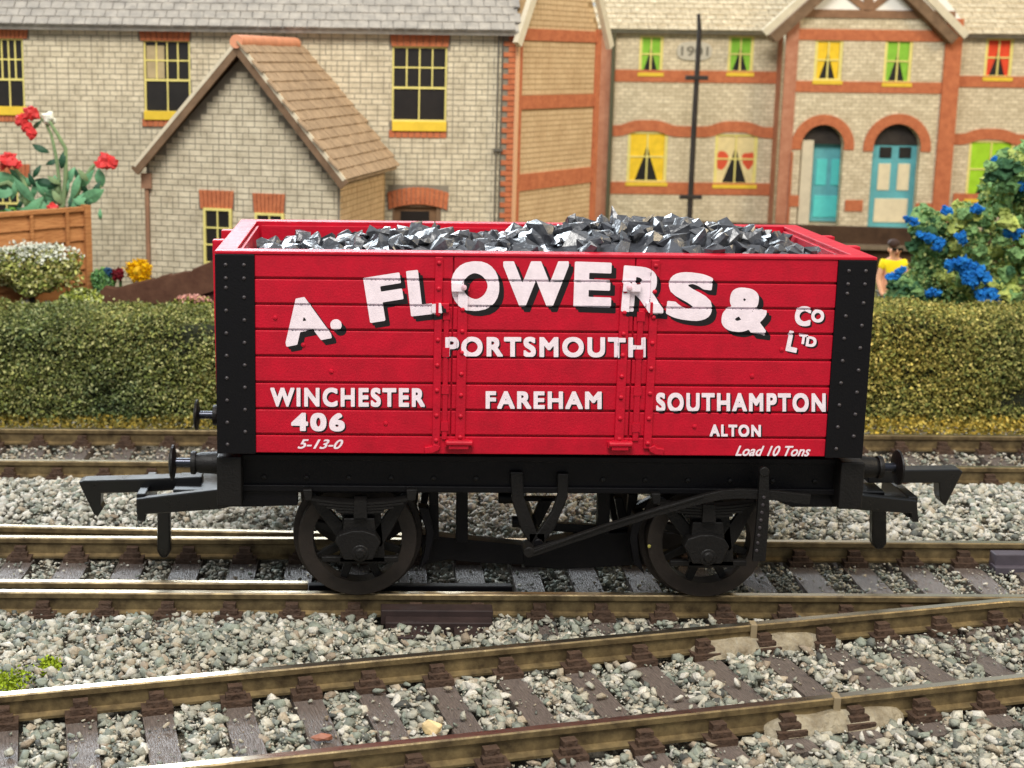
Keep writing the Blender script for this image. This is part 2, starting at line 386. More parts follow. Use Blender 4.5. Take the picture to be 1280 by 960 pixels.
# single notable stones
def stone(name, px_, py_, z, r, c, label, sq=(1, 1, 1)):
    p = atz(px_, py_, z); V, F = hull(16, (1, .7, .8), int(px_))
    mb = MB().add([(p.x+v[0]*r*sq[0], p.y+v[1]*r*sq[1], p.z+v[2]*r*sq[2]) for v in V], [tuple(f) for f in F])
    tag(obj(name, mb, mat(name, c, .6, var=.15, vs=10, bump=.5, bs=20), bevel=.01), label, 'stone')
stone('cream_stone', 541, 907, -.16, .12, C(226, 200, 150), 'large cream angular stone lying between two brown sleepers of the nearest track', (.95, .8, 1.15))
stone('pebble', 404, 922, -.22, .11, C(150, 96, 74), 'rounded reddish brown pebble lying on a sleeper of the nearest track', (1.15, .8, .6))
def moss(px_, py_, r, lab):
    p = atz(px_, py_, -.22); n = 500; d = rng.normal(size=(n, 3))*np.array([r, r*1.3, .03]); P = d+np.array(p)
    tag(obj('moss', leaves(P, rng.uniform(.03, .06, n), np.array(C(150, 170, 40))*rng.uniform(.6, 1.2, (n, 1)), M_leaf, 'moss'), None, stuff=True), lab, 'moss')
moss(14, 852, .09, 'bright lime green moss tuft on ballast at the left edge of the picture')
moss(63, 832, .045, 'smaller lime green moss speck on ballast right of the larger tuft')

# ------------------------------------------------------------------ WAGON
wag = thing('coal_wagon', 'red plank sided coal wagon with white shadowed lettering and black underframe on the middle track', 'wagon', (0, 1.45, 0))
X0 = at(270.5, 440, 0).x; X1 = at(1087, 440, 0).x; W = 2.9
zb = at(650, 568, 0).z; zt = at(680, 321.5, 0).z; ztop = zt+.035
XL = at(319, 440, 0).x; XR = at(1040, 440, 0).x
GZ = [at(430, y, 0).z for y in (348.5, 380.8, 412.5, 445.5, 478.5, 511.5, 543.5)]
E1, E2 = at(565, 440, 0).x, at(790, 440, 0).x
zs = [zt]+GZ+[zb]
STR = []   # straps: x0,x1,z0,z1
def zz(y): return at(650, y+.9, 0).z
for a, b, y0, y1 in [(542, 551.5, 321, 556), (571, 583, 352, 552), (772, 783.5, 354, 553), (809, 819, 322, 558)]:
    STR.append((at(a, 440, 0).x, at(b, 440, 0).x, zz(y1), zz(y0), .035))
for a, b, y0, y1 in [(554, 560.5, 386, 549), (795, 802.5, 386, 549)]:
    STR.append((at(a, 440, 0).x, at(b, 440, 0).x, zz(y1), zz(y0), .018))
g = .013
for i in range(8):
    spans = [(XL, XR)] if i == 7 else [(XL, E1-.006), (E1+.006, E2-.006), (E2+.006, XR)]
    for (a, b) in spans:
        obj('plank', MB().box(a, b, 0, .06, zs[i+1]+(g if i < 7 else 0), zs[i]-(g if i else 0)), M_red, wag, bevel=.008)
        obj('plank', MB().box(a, b, 0, .06, zs[i+1]+(g if i < 7 else 0), zs[i]-(g if i else 0)).mirror(), M_red, wag, bevel=.008)
body = MB()
body.box(X0+.2, X1-.2, .035, .2, zb+.001, ztop-.002); body.box(X0+.2, X1-.2, 2.7, 2.865, zb+.001, ztop-.002)
body.box(X0+.03, X0+.2, .03, 2.87, zb+.002, ztop-.003); body.box(X1-.2, X1-.03, .03, 2.87, zb+.002, ztop-.003)
body.box(X0+.1, X1-.1, .1, 2.8, zb, zb+.12)
obj('body_shell', body, M_red, wag)
rim = MB()
rim.box(X0-.005, X1+.005, -.012, .19, zt+.002, ztop); rim.box(X0-.005, X1+.005, 2.71, 2.912, zt+.002, ztop)
rim.box(X0-.005, X0+.21, .19, 2.71, zt+.002, ztop); rim.box(X1-.21, X1+.005, .19, 2.71, zt+.002, ztop)
obj('top_rail', rim, M_red, wag, bevel=.008)
for i in range(8):
    for xa, xb in ((X0, X0+.06), (X1-.06, X1)):
        obj('end_plank', MB().box(xa, xb, .06, 2.84, zs[i+1]+(g if i < 7 else 0), zs[i]-(g if i else 0)), M_red, wag, bevel=.008)
inn = MB()
for i in range(8):
    inn.box(X0+.26, X1-.26, 2.66, 2.705, zs[i+1]+g, zs[i]-g)
    inn.box(X0+.199, X0+.24, .2, 2.66, zs[i+1]+g, zs[i]-g); inn.box(X1-.24, X1-.199, .2, 2.66, zs[i+1]+g, zs[i]-g)
obj('inner_boarding', inn, M_red, wag, bevel=.006)
for yy in (.95, 1.85):
    for sx, xe in ((-1, X0), (1, X1)):
        p = [(xe, zt+.03), (xe+sx*.13, zt+.03), (xe+sx*.13, zt-.1), (xe+sx*.10, zb), (xe, zb)]
        obj('end_stanchion', MB().prism(p, yy-.07, yy+.07), M_red, wag, bevel=.01)
# corner plates with rivets
def corner(xa, xb, near, flip):
    mb = MB().box(xa, xb, -.014, .07, zb-.012, zt); xo = xa if not flip else xb
    o = obj('corner_plate', mb if near else mb.mirror(), M_black, wag, bevel=.006)
    rv = MB()
    ca = xa+(xb-xa)*(.27 if not flip else .28); cb = xa+(xb-xa)*(.73 if not flip else .72)
    for i in range(9):
        z = zt-.11-i*(zt-zb-.2)/8
        for cx, dz in ((ca, -.0), (cb, -.10 if i else 0)):
            if z+dz < zb+.03: continue
            rv.lathe((cx, -.012, z+dz), (0, -1, 0), [(.022, 0), (.02, .008), (.012, .016), (.0005, .018)], 10)
        if i == 0:
            for cx in (ca, cb): rv.lathe((cx, -.012, z-.14), (0, -1, 0), [(.022, 0), (.02, .008), (.012, .016), (.0005, .018)], 10)
    obj('rivets', rv if near else rv.mirror(), M_rivet, o, smooth=True, stuff=True)
for near in (1, 0):
    corner(X0-.004, XL, near, 0); corner(XR, X1+.004, near, 1)
# straps
for near in (1, 0):
    for i, (a, b, z0, z1, t) in enumerate(STR):
        mb = MB().box(a, b, -t, .01, z0, z1)
        o = obj('strap', mb if near else mb.mirror(), M_red, wag, bevel=.008)
        rv = MB()
        if t > .03:
            for k in range(8):
                z = z1-.06-k*(z1-z0-.12)/7
                rv.lathe(((a+b)/2, -t+.002, z), (0, -1, 0), [(.026, 0), (.022, .012), (.012, .019), (.0005, .02)], 10)
        else:
            for k in range(4): rv.box(a-.01, b+.01, -t-.006, -t+.004, z0+.1+k*.4, z0+.2+k*.4)
        obj('bolts', rv if near else rv.mirror(), M_red, o, smooth=True, stuff=True)
    hooks = MB()
    for xc, sx, px0 in ((at(546, 560, 0).x, -1, 0), (at(814, 560, 0).x, 1, 0)):
        path = [(xc, zz(555)), (xc+sx*.01, zz(558.5)), (xc+sx*.05, zz(561)), (xc+sx*.13, zz(562))]
        mb = MB().band(path, [.08, .08, .075, .07], -.04, .01)
        obj('strap_foot', mb if near else mb.mirror(), M_red, wag, bevel=.01)
    for a, b in ((556, 591), (759, 790)):
        xa, xb = at(a, 554, 0).x, at(b, 554, 0).x
        mb = MB().box(xa, xb, -.055, .0, zz(557), zz(550)).box(xa+.04, xb-.05, -.07, .0, zz(559), zz(548)).cyl((xa+.01, -.05, zz(552)), 'x', .035, xb-xa-.02, 12)
        obj('door_hinge', mb if near else mb.mirror(), M_red, wag, bevel=.008)
    for px_, sx in ((576, 1), (789, -1)):
        c = at(px_, 358, 0)
        mb = MB().box(c.x-.10, c.x+.09, -.055, 0, c.z-.045, c.z+.04)
        lt = obj('door_latch', mb if near else mb.mirror(), M_red, wag, bevel=.004)
        mb = MB().lathe((c.x+.03*sx, -.055, c.z-.002), (0, -1, 0), [(.03, 0), (.028, .02), (.0005, .028)], 12)
        obj('latch_knob', mb if near else mb.mirror(), M_pinkw, lt, smooth=True)
    for px_ in (548, 815):
        c = at(px_, 384, 0); mb = MB().box(c.x-.07, c.x+.11, -.05, 0, c.z-.05, c.z+.05).box(c.x-.03, c.x+.0, -.065, 0, c.z-.075, c.z+.06)
        obj('door_cleat', mb if near else mb.mirror(), M_red, wag, bevel=.008)
bl = MB()
for px_, py_ in ((344, 397), (379, 431), (414, 464), (482, 529), (977, 437), (940, 470), (868, 533)):
    c = at(px_, py_, 0); bl.lathe((c.x, .002, c.z), (0, -1, 0), [(.026, 0), (.022, .012), (.0005, .018)], 10)
obj('side_bolts', bl, M_red, wag, smooth=True, stuff=True)

# lettering
def base_outline(body, shear, sp=1):
    cu = bpy.data.curves.new('t', 'FONT'); cu.body = body; cu.shear = shear; cu.space_character = sp; cu.resolution_u = 6
    o = bpy.data.objects.new('t', cu); COL.objects.link(o); bpy.context.view_layer.update()
    dg = bpy.context.evaluated_depsgraph_get(); me = bpy.data.meshes.new_from_object(o.evaluated_get(dg))
    V = np.array([v.co[:2] for v in me.vertices]); F = [tuple(p.vertices) for p in me.polygons]
    bpy.data.objects.remove(o); bpy.data.curves.remove(cu); bpy.data.meshes.remove(me)
    key = {}; ids = [key.setdefault((round(x, 5), round(y, 5)), len(key)) for x, y in V]
    P = np.array(list(key.keys())); F = [tuple(ids[i] for i in f) for f in F]
    par = list(range(len(P)))
    def find(a):
        while par[a] != a: par[a] = par[par[a]]; a = par[a]
        return a
    for f in F:
        for b in f[1:]: par[find(b)] = find(f[0])
    comps = {}
    for f in F: comps.setdefault(find(f[0]), []).append(f)
    return P, sorted(comps.values(), key=lambda fs: min(P[i][0] for f in fs for i in f))
def glyphs(body, off, shear=0, cell=.013, sp=1):
    """bold letters: the plain outline grown by off, contoured on a fine grid; word scaled to the unit square"""
    P, comps = base_outline(body, shear, sp); out = []
    for fs in comps:
        ec = {}
        for f in fs:
            for a, b in zip(f, f[1:]+f[:1]): ec[(min(a, b), max(a, b))] = ec.get((min(a, b), max(a, b)), 0)+1
        E = [(P[a], P[b]) for (a, b), c in ec.items() if c == 1]
        A = np.array([e[0] for e in E]); B_ = np.array([e[1] for e in E])
        smp = np.vstack([a+(b-a)*t for a, b in E for t in [np.linspace(0, 1, max(2, int(np.hypot(*(b-a))/.008)+1))[:, None]]])
        lo = smp.min(0)-off-2*cell; hi = smp.max(0)+off+2*cell
        gx = np.arange(lo[0], hi[0]+cell, cell); gy = np.arange(lo[1], hi[1]+cell, cell)
        G = np.stack(np.meshgrid(gx, gy, indexing='ij'), -1).reshape(-1, 2)
        d = np.empty(len(G))
        for k in range(0, len(G), 1500):
            q = G[k:k+1500, None, :]-smp[None]; d[k:k+1500] = ((q**8).sum(-1)**.125).min(1)
        ins = np.zeros(len(G), bool)
        for a, b in zip(A, B_):
            if a[1] == b[1]: continue
            c = (a[1] > G[:, 1]) != (b[1] > G[:, 1]); ins ^= c & (G[:, 0] < (b[0]-a[0])*(G[:, 1]-a[1])/(b[1]-a[1])+a[0])
        f = (np.where(ins, -d, d)-off).reshape(len(gx), len(gy)); inside = f < 0
        V = [tuple(g_) for g_ in G]; FF = []; ny = len(gy); nin = inside[:-1, :-1].astype(int)+inside[1:, :-1]+inside[1:, 1:]+inside[:-1, 1:]
        for i, j in zip(*np.where(nin == 4)): FF.append((i*ny+j, (i+1)*ny+j, (i+1)*ny+j+1, i*ny+j+1))
        for i, j in zip(*np.where((nin > 0) & (nin < 4))):
            cs = [(i, j), (i+1, j), (i+1, j+1), (i, j+1)]; poly = []
            for k in range(4):
                a, b = cs[k], cs[(k+1) % 4]
                if inside[a]: poly.append(a[0]*ny+a[1])
                if inside[a] != inside[b]:
                    t = f[a]/(f[a]-f[b]); V.append((gx[a[0]]+(gx[b[0]]-gx[a[0]])*t, gy[a[1]]+(gy[b[1]]-gy[a[1]])*t)); poly.append(len(V)-1)
            if len(poly) > 2: FF.append(tuple(poly))
        used = sorted({v for f_ in FF for v in f_}); mp = {v: k for k, v in enumerate(used)}
        out.append((np.array([V[v] for v in used]), [tuple(mp[v] for v in f_) for f_ in FF]))
    lo = np.min([v.min(0) for v, _ in out], axis=0); hi = np.max([v.max(0) for v, _ in out], axis=0)
    return [((v-lo)/(hi-lo), f_) for v, f_ in out]
def hYs(X, Z):
    y = np.zeros(len(X))
    for gz in GZ: y[np.abs(Z-gz) < g-.001] = .03
    for a, b, z0, z1, t in STR: y[(X >= a) & (X <= b) & (Z >= z0) & (Z <= z1)] = -t
    for px_ in (576, 789):
        c = at(px_, 358, 0); y[(X >= c.x-.10) & (X <= c.x+.09) & (Z >= c.z-.045) & (Z <= c.z+.04)] = -.056
    for px_ in (548, 815):
        c = at(px_, 384, 0); y[(X >= c.x-.07) & (X <= c.x+.11) & (np.abs(Z-c.z) < .05)] = -.051
    return y
def letter_mesh(name, V2, F, dy, mat_, parent):
    bm = bmesh.new(); vs = [bm.verts.new((x, 0, z)) for x, z in V2]
    for f in F:
        try: bm.faces.new([vs[i] for i in f])
        except ValueError: pass
    x0, z0 = V2.min(0); x1, z1 = V2.max(0); cz = []; cx = []
    for gz in GZ: cz += [gz-g-.0005, gz-g+.0015, gz+g-.0015, gz+g+.0005]
    boxes = [(a, b, c, d) for a, b, c, d, t in STR]
    for px_ in (576, 789): c = at(px_, 358, 0); boxes.append((c.x-.10, c.x+.09, c.z-.045, c.z+.04))
    for px_ in (548, 815): c = at(px_, 384, 0); boxes.append((c.x-.07, c.x+.11, c.z-.05, c.z+.05))
    for a, b, c, d in boxes:
        if a < x1 and b > x0 and c < z1 and d > z0: cx += [a-.0015, a+.0005, b-.0005, b+.0015]; cz += [c-.0015, c+.0005, d-.0005, d+.0015]
    for lo, hi, cuts, nrm in ((z0, z1, cz, (0, 0, 1)), (x0, x1, cx, (1, 0, 0))):
        for v in cuts:
            if lo < v < hi: bmesh.ops.bisect_plane(bm, geom=bm.verts[:]+bm.edges[:]+bm.faces[:], plane_co=Vector(nrm)*v, plane_no=nrm)
    co = np.array([v.co[:] for v in bm.verts]); Y = hYs(co[:, 0], co[:, 2])-dy
    for v, y in zip(bm.verts, Y): v.co.y = y
    me = bpy.data.meshes.new(name); bm.to_mesh(me); bm.free(); me.materials.append(mat_)
    return obj(name, me, mat_, parent)
def map_quad(V, q):      # q = corners bottom-left, bottom-right, top-right, top-left
    bl_, br, tr, tl = [np.array([at(a, b, 0).x, at(a, b, 0).z]) for a, b in q]
    u, v = V[:, :1], V[:, 1:]
    return bl_*(1-u)*(1-v)+br*u*(1-v)+tr*u*v+tl*(1-u)*v
def put(txt, q, off, sh=0, shadow=None, n=2, cell=.013, sp=1):
    for i, (V, F) in enumerate(glyphs(txt, off, sh, cell, sp)):
        o = letter_mesh('letter', map_quad(V, q), F, .0045+.0004*(i % 2), M_white, wag)
        if shadow:
            for k in range(n, 0, -1):
                letter_mesh('letter_shadow', map_quad(V, [(a+shadow[0]*k/n, b+shadow[1]*k/n) for a, b in q]), F, .0032-.0007*k+.0002*(i % 2), M_blackprint, o)
def letter(ch, cx, cy, w_, h_, rot, off=.045, shadow=(6, 6.5), n=2, cell=.013):
    r = math.radians(rot); c, s = math.cos(r), math.sin(r)
    def P(a, b): return (cx+a*c-b*s, cy+a*s+b*c)      # y down, rotation clockwise positive
    put(ch, [P(-w_/2, h_/2), P(w_/2, h_/2), P(w_/2, -h_/2), P(-w_/2, -h_/2)], off, 0, shadow, n, cell)
B = [('A', 381, 400, 58, 57, -11), ('.', 420, 406, 14, 14, -11), ('F', 481, 372, 46, 57, -9), ('L', 530, 365, 39, 57, -6.5), ('O', 594, 357.5, 60, 62, -4),
     ('W', 670, 355, 82, 57, 0), ('E', 741, 356, 47, 57, 2), ('R', 804, 362, 53, 57, 4.5), ('S', 863, 370.5, 57, 60, 7), ('&', 932, 388, 57, 56, 8)]
for ch, cx, cy, w_, h_, rot in B: letter(ch, cx, cy, w_, h_, rot, {'.': .02, '&': .045, 'A': .042, 'W': .045}.get(ch, .048))
for ch, cx, cy, w_, h_, rot in [('C', 1003.5, 395, 20, 25, 5), ('O', 1022, 395, 16, 16, 5), ('L', 991, 427, 14, 26, 12), ('T', 1004, 424, 11, 12, 8), ('D', 1014, 427, 13, 13, 8)]:
    letter(ch, cx, cy, w_, h_, rot, .05, (2, 2), 1, .02)
for txt, x0, x1, y0, y1, off, sh in [('PORTSMOUTH', 556.5, 807, 421, 446.5, .040, 0), ('FAREHAM', 607, 752, 489, 511, .042, 0), ('WINCHESTER', 338, 531, 484.5, 508.5, .042, 0), ('406', 364, 431, 516, 539, .048, 0),
                             ('SOUTHAMPTON', 820, 1032, 491, 515.5, .042, 0), ('ALTON', 887, 951, 530.5, 546, .044, 0), ('5-13-0', 372, 429, 549, 561, .02, .45), ('Load 10 Tons', 919, 1013, 557, 570, .02, .45)]:
    put(txt, [(x0, y1-.3), (x1, y1+.3), (x1, y0+.3), (x0, y0-.3)], off, sh, None if sh else (1.8, 1.7), 1, .02, 1.0 if sh else 1.22)

# underframe
def both(name, fn, mt, parent=None, bevel=.01, smooth=False, one=False):
    out = []
    for near in ((1, 0) if not one else (1,)):
        mb = MB(); fn(mb)
        out.append(obj(name, mb if near else mb.mirror(), mt, parent or wag, bevel=bevel, smooth=smooth))
    return out
def f_sole(mb):
    mb.pxprism([(300, 566), (1052, 573), (1052, 634), (990, 634), (955, 619), (720, 617), (520, 616), (372, 616), (372, 632), (300, 634)], .32, .14)
both('solebar', f_sole, M_black)
both('solebar_flange', lambda mb: mb.pxprism([(302, 606), (1048, 612), (1048, 619), (302, 614)], .27, .05), M_black)
both('solebar_flange', lambda mb: mb.pxprism([(302, 568), (1048, 574), (1048, 581), (302, 575)], .27, .05), M_black)
def f_bolts(mb):
    for i in range(14):
        c = at(330+i*53, 597+i*.4, .3); mb.lathe((c.x, .322, c.z), (0, -1, 0), [(.03, 0), (.026, .02), (.0005, .03)], 8)
for o_ in both('solebar_bolts', f_bolts, M_blackworn, bevel=0, smooth=True): o_['kind'] = 'stuff'
obj('floor_underside', MB().box(X0+.2, X1-.2, .46, 2.44, zb-.18, zb-.02), M_black, wag)
hx0, hx1, hz0, hz1 = rect(271, 302, 571, 634, .08)
obj('headstock', MB().box(hx0, hx1, .08, 2.82, hz0, hz1), M_blackworn, wag, bevel=.02)
hx2, hx3, hz0b, hz1b = rect(1050, 1080, 578, 637, .08)
obj('headstock', MB().box(hx2, hx3, .08, 2.82, hz0b, hz1b), M_blackworn, wag, bevel=.02)
# wheels
XW = [at(447, 690, .6).x, at(881, 700, .6).x]; RW = .665
def ring(mb, c, rin, rout, y0, y1, n=48, ch=.01):
    cx, cy, cz = c
    mb.lathe((cx, 0, cz), 'y', [(rin, y0), (rout-ch, y0), (rout, y0+ch), (rout, y1-ch), (rout-ch, y1), (rin, y1), (rin, y0)], n)
def wheel(xc, near, first=[None]):
    if near: fl = lambda a: a
    mk = (lambda mb: mb) if near else (lambda mb: mb.mirror(1.58))
    mb = MB(); ring(mb, (xc, 0, RW), .50, RW, .57, .78); ring(mb, (xc, 0, RW), .52, RW+.07, .78, .82)
    tyre = mk(mb)
    mb = MB(); mb.lathe((xc, .56, RW), 'y', [(.0001, 0), (.12, 0), (.15, .03), (.15, .2), (.0001, .2)], 24)
    h = obj('wheel', mk(mb), M_blackworn, wag, smooth=True)
    obj('tyre', tyre, M_tyre, h, smooth=True)
    for k in range(8):
        a = 2*PI*(k+.4)/8; M = Matrix.Translation((xc, .68, RW)) @ Matrix.Rotation(a, 4, 'Y')
        sp = MB(); sp.add([M @ Vector(v) for v in [(-.06, -.05, .1), (.06, -.05, .1), (.04, -.045, .52), (-.04, -.045, .52), (-.06, .05, .1), (.06, .05, .1), (.04, .045, .52), (-.04, .045, .52)]],
               [(0, 1, 2, 3), (7, 6, 5, 4), (0, 4, 5, 1), (1, 5, 6, 2), (2, 6, 7, 3), (3, 7, 4, 0)])
        obj('spoke', mk(sp), M_blackworn, h, bevel=.012)
for xc in XW:
    wheel(xc, 1); wheel(xc, 0)
    obj('axle', MB().cyl((xc, .4, RW), 'y', .06, 2.3, 14), M_steel, wag, smooth=True)
# axle guards, springs, boxes
def gear(dx, dy, full):
    q = lambda pts: [(a+dx, b+dy) for a, b in pts]
    both('axle_guard', lambda mb: [mb.pxprism(q(p), .33, .07) for p in (
        [(379, 616), (393, 616), (438, 664), (438, 684), (428, 684), (418, 668)], [(516, 616), (502, 616), (467, 664), (467, 684), (477, 684), (487, 668)],
        [(428, 640), (476, 640), (482, 705), (424, 705)], [(402, 696), (498, 696), (498, 703), (402, 703)])], M_blackworn)
    both('axlebox', lambda mb: (mb.pxprism(q([(419, 679), (424, 669), (440, 664), (455, 664), (470, 669), (476, 679), (473, 684), (466, 700), (430, 700), (423, 684)]), .16, .2),
        mb.pxprism(q([(430, 648), (468, 648), (470, 668), (428, 668)]), .22, .12),
        mb.lathe(tuple(at(450+dx, 693+dy, .13)), 'y', [(.0001, 0), (.05, 0), (.055, .02), (.09, .02), (.1, .04), (.1, .1)], 20)), M_blackworn, bevel=.014)
    def spring(mb):
        for k in range(4):
            n = 11; L_ = 66-12*k; pts = []
            for i in range(n):
                t = -1+2*i/(n-1); c = at(450+dx+t*L_, 629.5+dy+k*3.6-6.5*(t*L_/66)**2, .2); pts.append((c.x, c.z))
            mb.band(pts, .026, .19, .33)
        mb.pxprism(q([(443, 626), (458, 626), (459, 648), (442, 648)]), .16, .2)
    both('leaf_spring', spring, M_blackworn, bevel=0)
    both('spring_hanger', lambda mb: mb.pxprism(q([(378, 612), (390, 612), (390, 626), (381, 626)]), .18, .16), M_blackworn)
    both('spring_hanger', lambda mb: mb.pxprism(q([(508, 612), (522, 612), (519, 626), (509, 626)]), .18, .16), M_blackworn)
gear(0, 0, 1); gear(436, 5, 1)
# brake blocks, longitudinal brake beam, posts
both('brake_block', lambda mb: [mb.pxprism(p, .6, .18) for p in ([(523, 634), (536, 636), (543, 668), (536, 700), (524, 712), (531, 690), (533, 666)],)], M_black)
both('brake_block', lambda mb: [mb.pxprism(p, .6, .18) for p in ([(806, 640), (793, 642), (787, 674), (793, 706), (806, 718), (799, 696), (797, 672)],)], M_black)
both('brake_beam', lambda mb: [mb.pxprism(p, .95, .2) for p in ([(524, 668), (548, 671), (655, 682), (655, 706), (600, 704), (560, 700), (530, 706)], [(655, 682), (735, 668), (806, 664), (806, 706), (700, 712), (655, 708)])], M_black, one=True)
both('brake_hanger', lambda mb: [mb.pxprism(p, .8, .14) for p in ([(537, 612), (548, 612), (549, 674), (536, 674)],)], M_black, one=True)
both('brake_hanger', lambda mb: [mb.pxprism(p, .8, .14) for p in ([(571, 612), (585, 612), (585, 678), (570, 678)],)], M_black, one=True)
both('brake_hanger', lambda mb: [mb.pxprism(p, .8, .14) for p in ([(748, 614), (763, 614), (762, 668), (747, 668)],)], M_black, one=True)
both('vee_hanger', lambda mb: [mb.pxprism(p, .24, .07) for p in ([(638, 590), (654, 590), (655, 622), (672, 668), (664, 682), (652, 664), (640, 626)], [(697, 592), (711, 592), (710, 622), (694, 660), (678, 682), (669, 670), (690, 640), (697, 620)],
        [(660, 666), (682, 666), (682, 690), (662, 690)])], M_blackworn, bevel=.014)
both('inner_vee_hanger', lambda mb: [mb.pxprism(p, 1.05, .09) for p in ([(676, 622), (693, 622), (672, 664), (660, 664)], [(768, 622), (778, 622), (786, 652), (774, 652)], [(786, 618), (798, 618), (792, 652), (783, 652)], [(655, 622), (700, 622), (700, 627), (655, 627)],
        [(690, 654), (800, 660), (800, 672), (688, 664)])], M_black, one=True)
both('shaft_stub', lambda mb: (mb.cyl(tuple(at(623, 622, .75)), 'x', .065, .22, 12), mb.cyl(tuple(at(640, 652, .75)), 'x', .065, .15, 12)), M_black, bevel=0, smooth=True)
obj('brake_shaft', MB().cyl((at(672, 676, .3).x, .2, at(672, 676, .3).z), 'y', .05, 2.5, 12), M_black, wag, smooth=True)
def lever(mb):
    P = [(661, 693, 10), (700, 680, 9), (760, 660, 9), (820, 641, 10), (880, 624, 11), (904, 619, 12), (925, 617.5, 12), (960, 619, 12), (1013, 625, 13)]
    pts = [at(a, b, .06) for a, b, _ in P]; mb.band([(p.x, p.z) for p in pts], [t/118 for *_, t in P], .06, .12)
    c = at(661, 690, .06); mb.cyl((c.x, .04, c.z), 'y', .06, .22, 14)
both('brake_lever', lever, M_blackworn, bevel=.012)
both('lever_ridge', lambda mb: mb.band([(at(a, b, .05).x, at(a, b, .05).z) for a, b in [(665, 691), (760, 656.5), (880, 620.5)]], .022, .048, .062), M_blackworn, bevel=.004)
def guard(mb):
    mb.pxprism([(950, 590), (961, 590), (962, 640), (957, 702), (941, 702), (947, 640)], .02, .05)
    c = at(955.5, 590, .02); mb.cyl((c.x, .01, c.z), 'y', .055, .07, 14)
gd = both('lever_guard', guard, M_blackworn)
hl = MB()
for k in range(8):
    c = at(955-k*1.3, 622+k*9.5, .015); hl.lathe((c.x, .02, c.z), (0, -1, 0), [(.02, 0), (.014, .01), (.0005, .012)], 8)
obj('guard_studs', hl, M_rivet, gd[0], smooth=True, stuff=True)
obj('yellow_paint_fleck', MB().blob(tuple(at(811, 683, .56)), .022, 1, .5, (1, .4, 1)), mat('yellow_paint', C(190, 180, 90), .6), wag)
# buffers
def buffer(x_in, x_head, z, y, sx):
    L_ = abs(x_head-x_in)
    b = obj('buffer', MB().lathe((x_in, y, z), (sx, 0, 0), [(.0001, -.02), (.17, -.02), (.17, .02), (.125, .03), (.115, L_*.40), (.10, L_*.5), (.0001, L_*.5)], 24), M_blackworn, wag, smooth=True)
    obj('buffer_collar', MB().lathe((x_in+sx*L_*.5, y, z), (sx, 0, 0), [(.0001, 0), (.125, 0), (.13, .02), (.125, .05), (.0001, .05)], 24), M_blackworn, b, smooth=True)
    obj('buffer_rod', MB().lathe((x_in+sx*L_*.5, y, z), (sx, 0, 0), [(.0001, 0), (.05, 0), (.05, L_*.5), (.0001, L_*.5)], 16), M_steel, b, smooth=True)
    obj('buffer_head', MB().lathe((x_head-sx*.05, y, z), (sx, 0, 0), [(.0001, -.01), (.1, 0), (.19, .02), (.195, .04), (.16, .055), (.08, .07), (.0001, .075)], 28), M_blackworn, b, smooth=True)
zbf = at(218, 578, .4).z
for y in (.4, 2.5):
    buffer(hx0+.01, at(214, 578, .4).x, zbf, y, -1); buffer(hx3-.01, at(1124, 588, .4).x, zbf, y, 1)
# tension lock couplings
M_coupl = mat('coupling_plastic', C(6, 6, 8), .3, .6, var=.3, vs=5)
def coupling(hook, arms, front, tail, xin, sx, zp):
    c = obj('coupling', MB().pxprism(hook, 1.34, .2), M_coupl, wag, bevel=.012)
    bar = MB()
    for Y in (.92, 1.86): bar.pxprism(arms, Y, .1)
    xs = [at(a, b, .92).x for a, b in front]; zs_ = [at(a, b, .92).z for a, b in front]
    bar.box(min(xs), max(xs), 1.0, 1.88, min(zs_), max(zs_))
    obj('bumper_bar', bar, M_coupl, c, bevel=.012)
    obj('tail_pin', MB().pxprism(tail, 1.36, .14), M_coupl, c, bevel=.025)
    obj('coupling_plate', MB().box(min(xin, xin+sx*.62), max(xin, xin+sx*.62), 1.1, 1.8, zp-.03, zp+.03), M_coupl, c, bevel=.012)
zp = at(270, 606, 1.4).z
coupling([(98, 603), (104, 601), (180, 599), (252, 596), (252, 611), (172, 616), (126, 617), (125.5, 632), (128.5, 636), (122, 646), (117, 643)],
         [(170, 624), (272, 612), (300, 610), (300, 631), (274, 637), (182, 643), (181, 653), (171, 651)], [(169, 620), (181, 650)], [(196, 636), (212, 636), (213, 690), (208, 698), (201, 698), (196, 690)], hx0, -1, zp)
zp = at(1090, 608, 1.4).z
coupling([(1204, 590), (1200, 587), (1120, 588), (1085, 590), (1085, 604), (1174, 604), (1175, 622), (1177, 628), (1182, 633)],
         [(1050, 620), (1080, 619), (1146, 626), (1149, 653), (1141, 653), (1139, 642), (1076, 638), (1050, 634)], [(1139, 624), (1149, 650)], [(1091, 636), (1109, 636), (1109, 680), (1104, 687), (1095, 687), (1091, 680)], hx3, 1, zp)

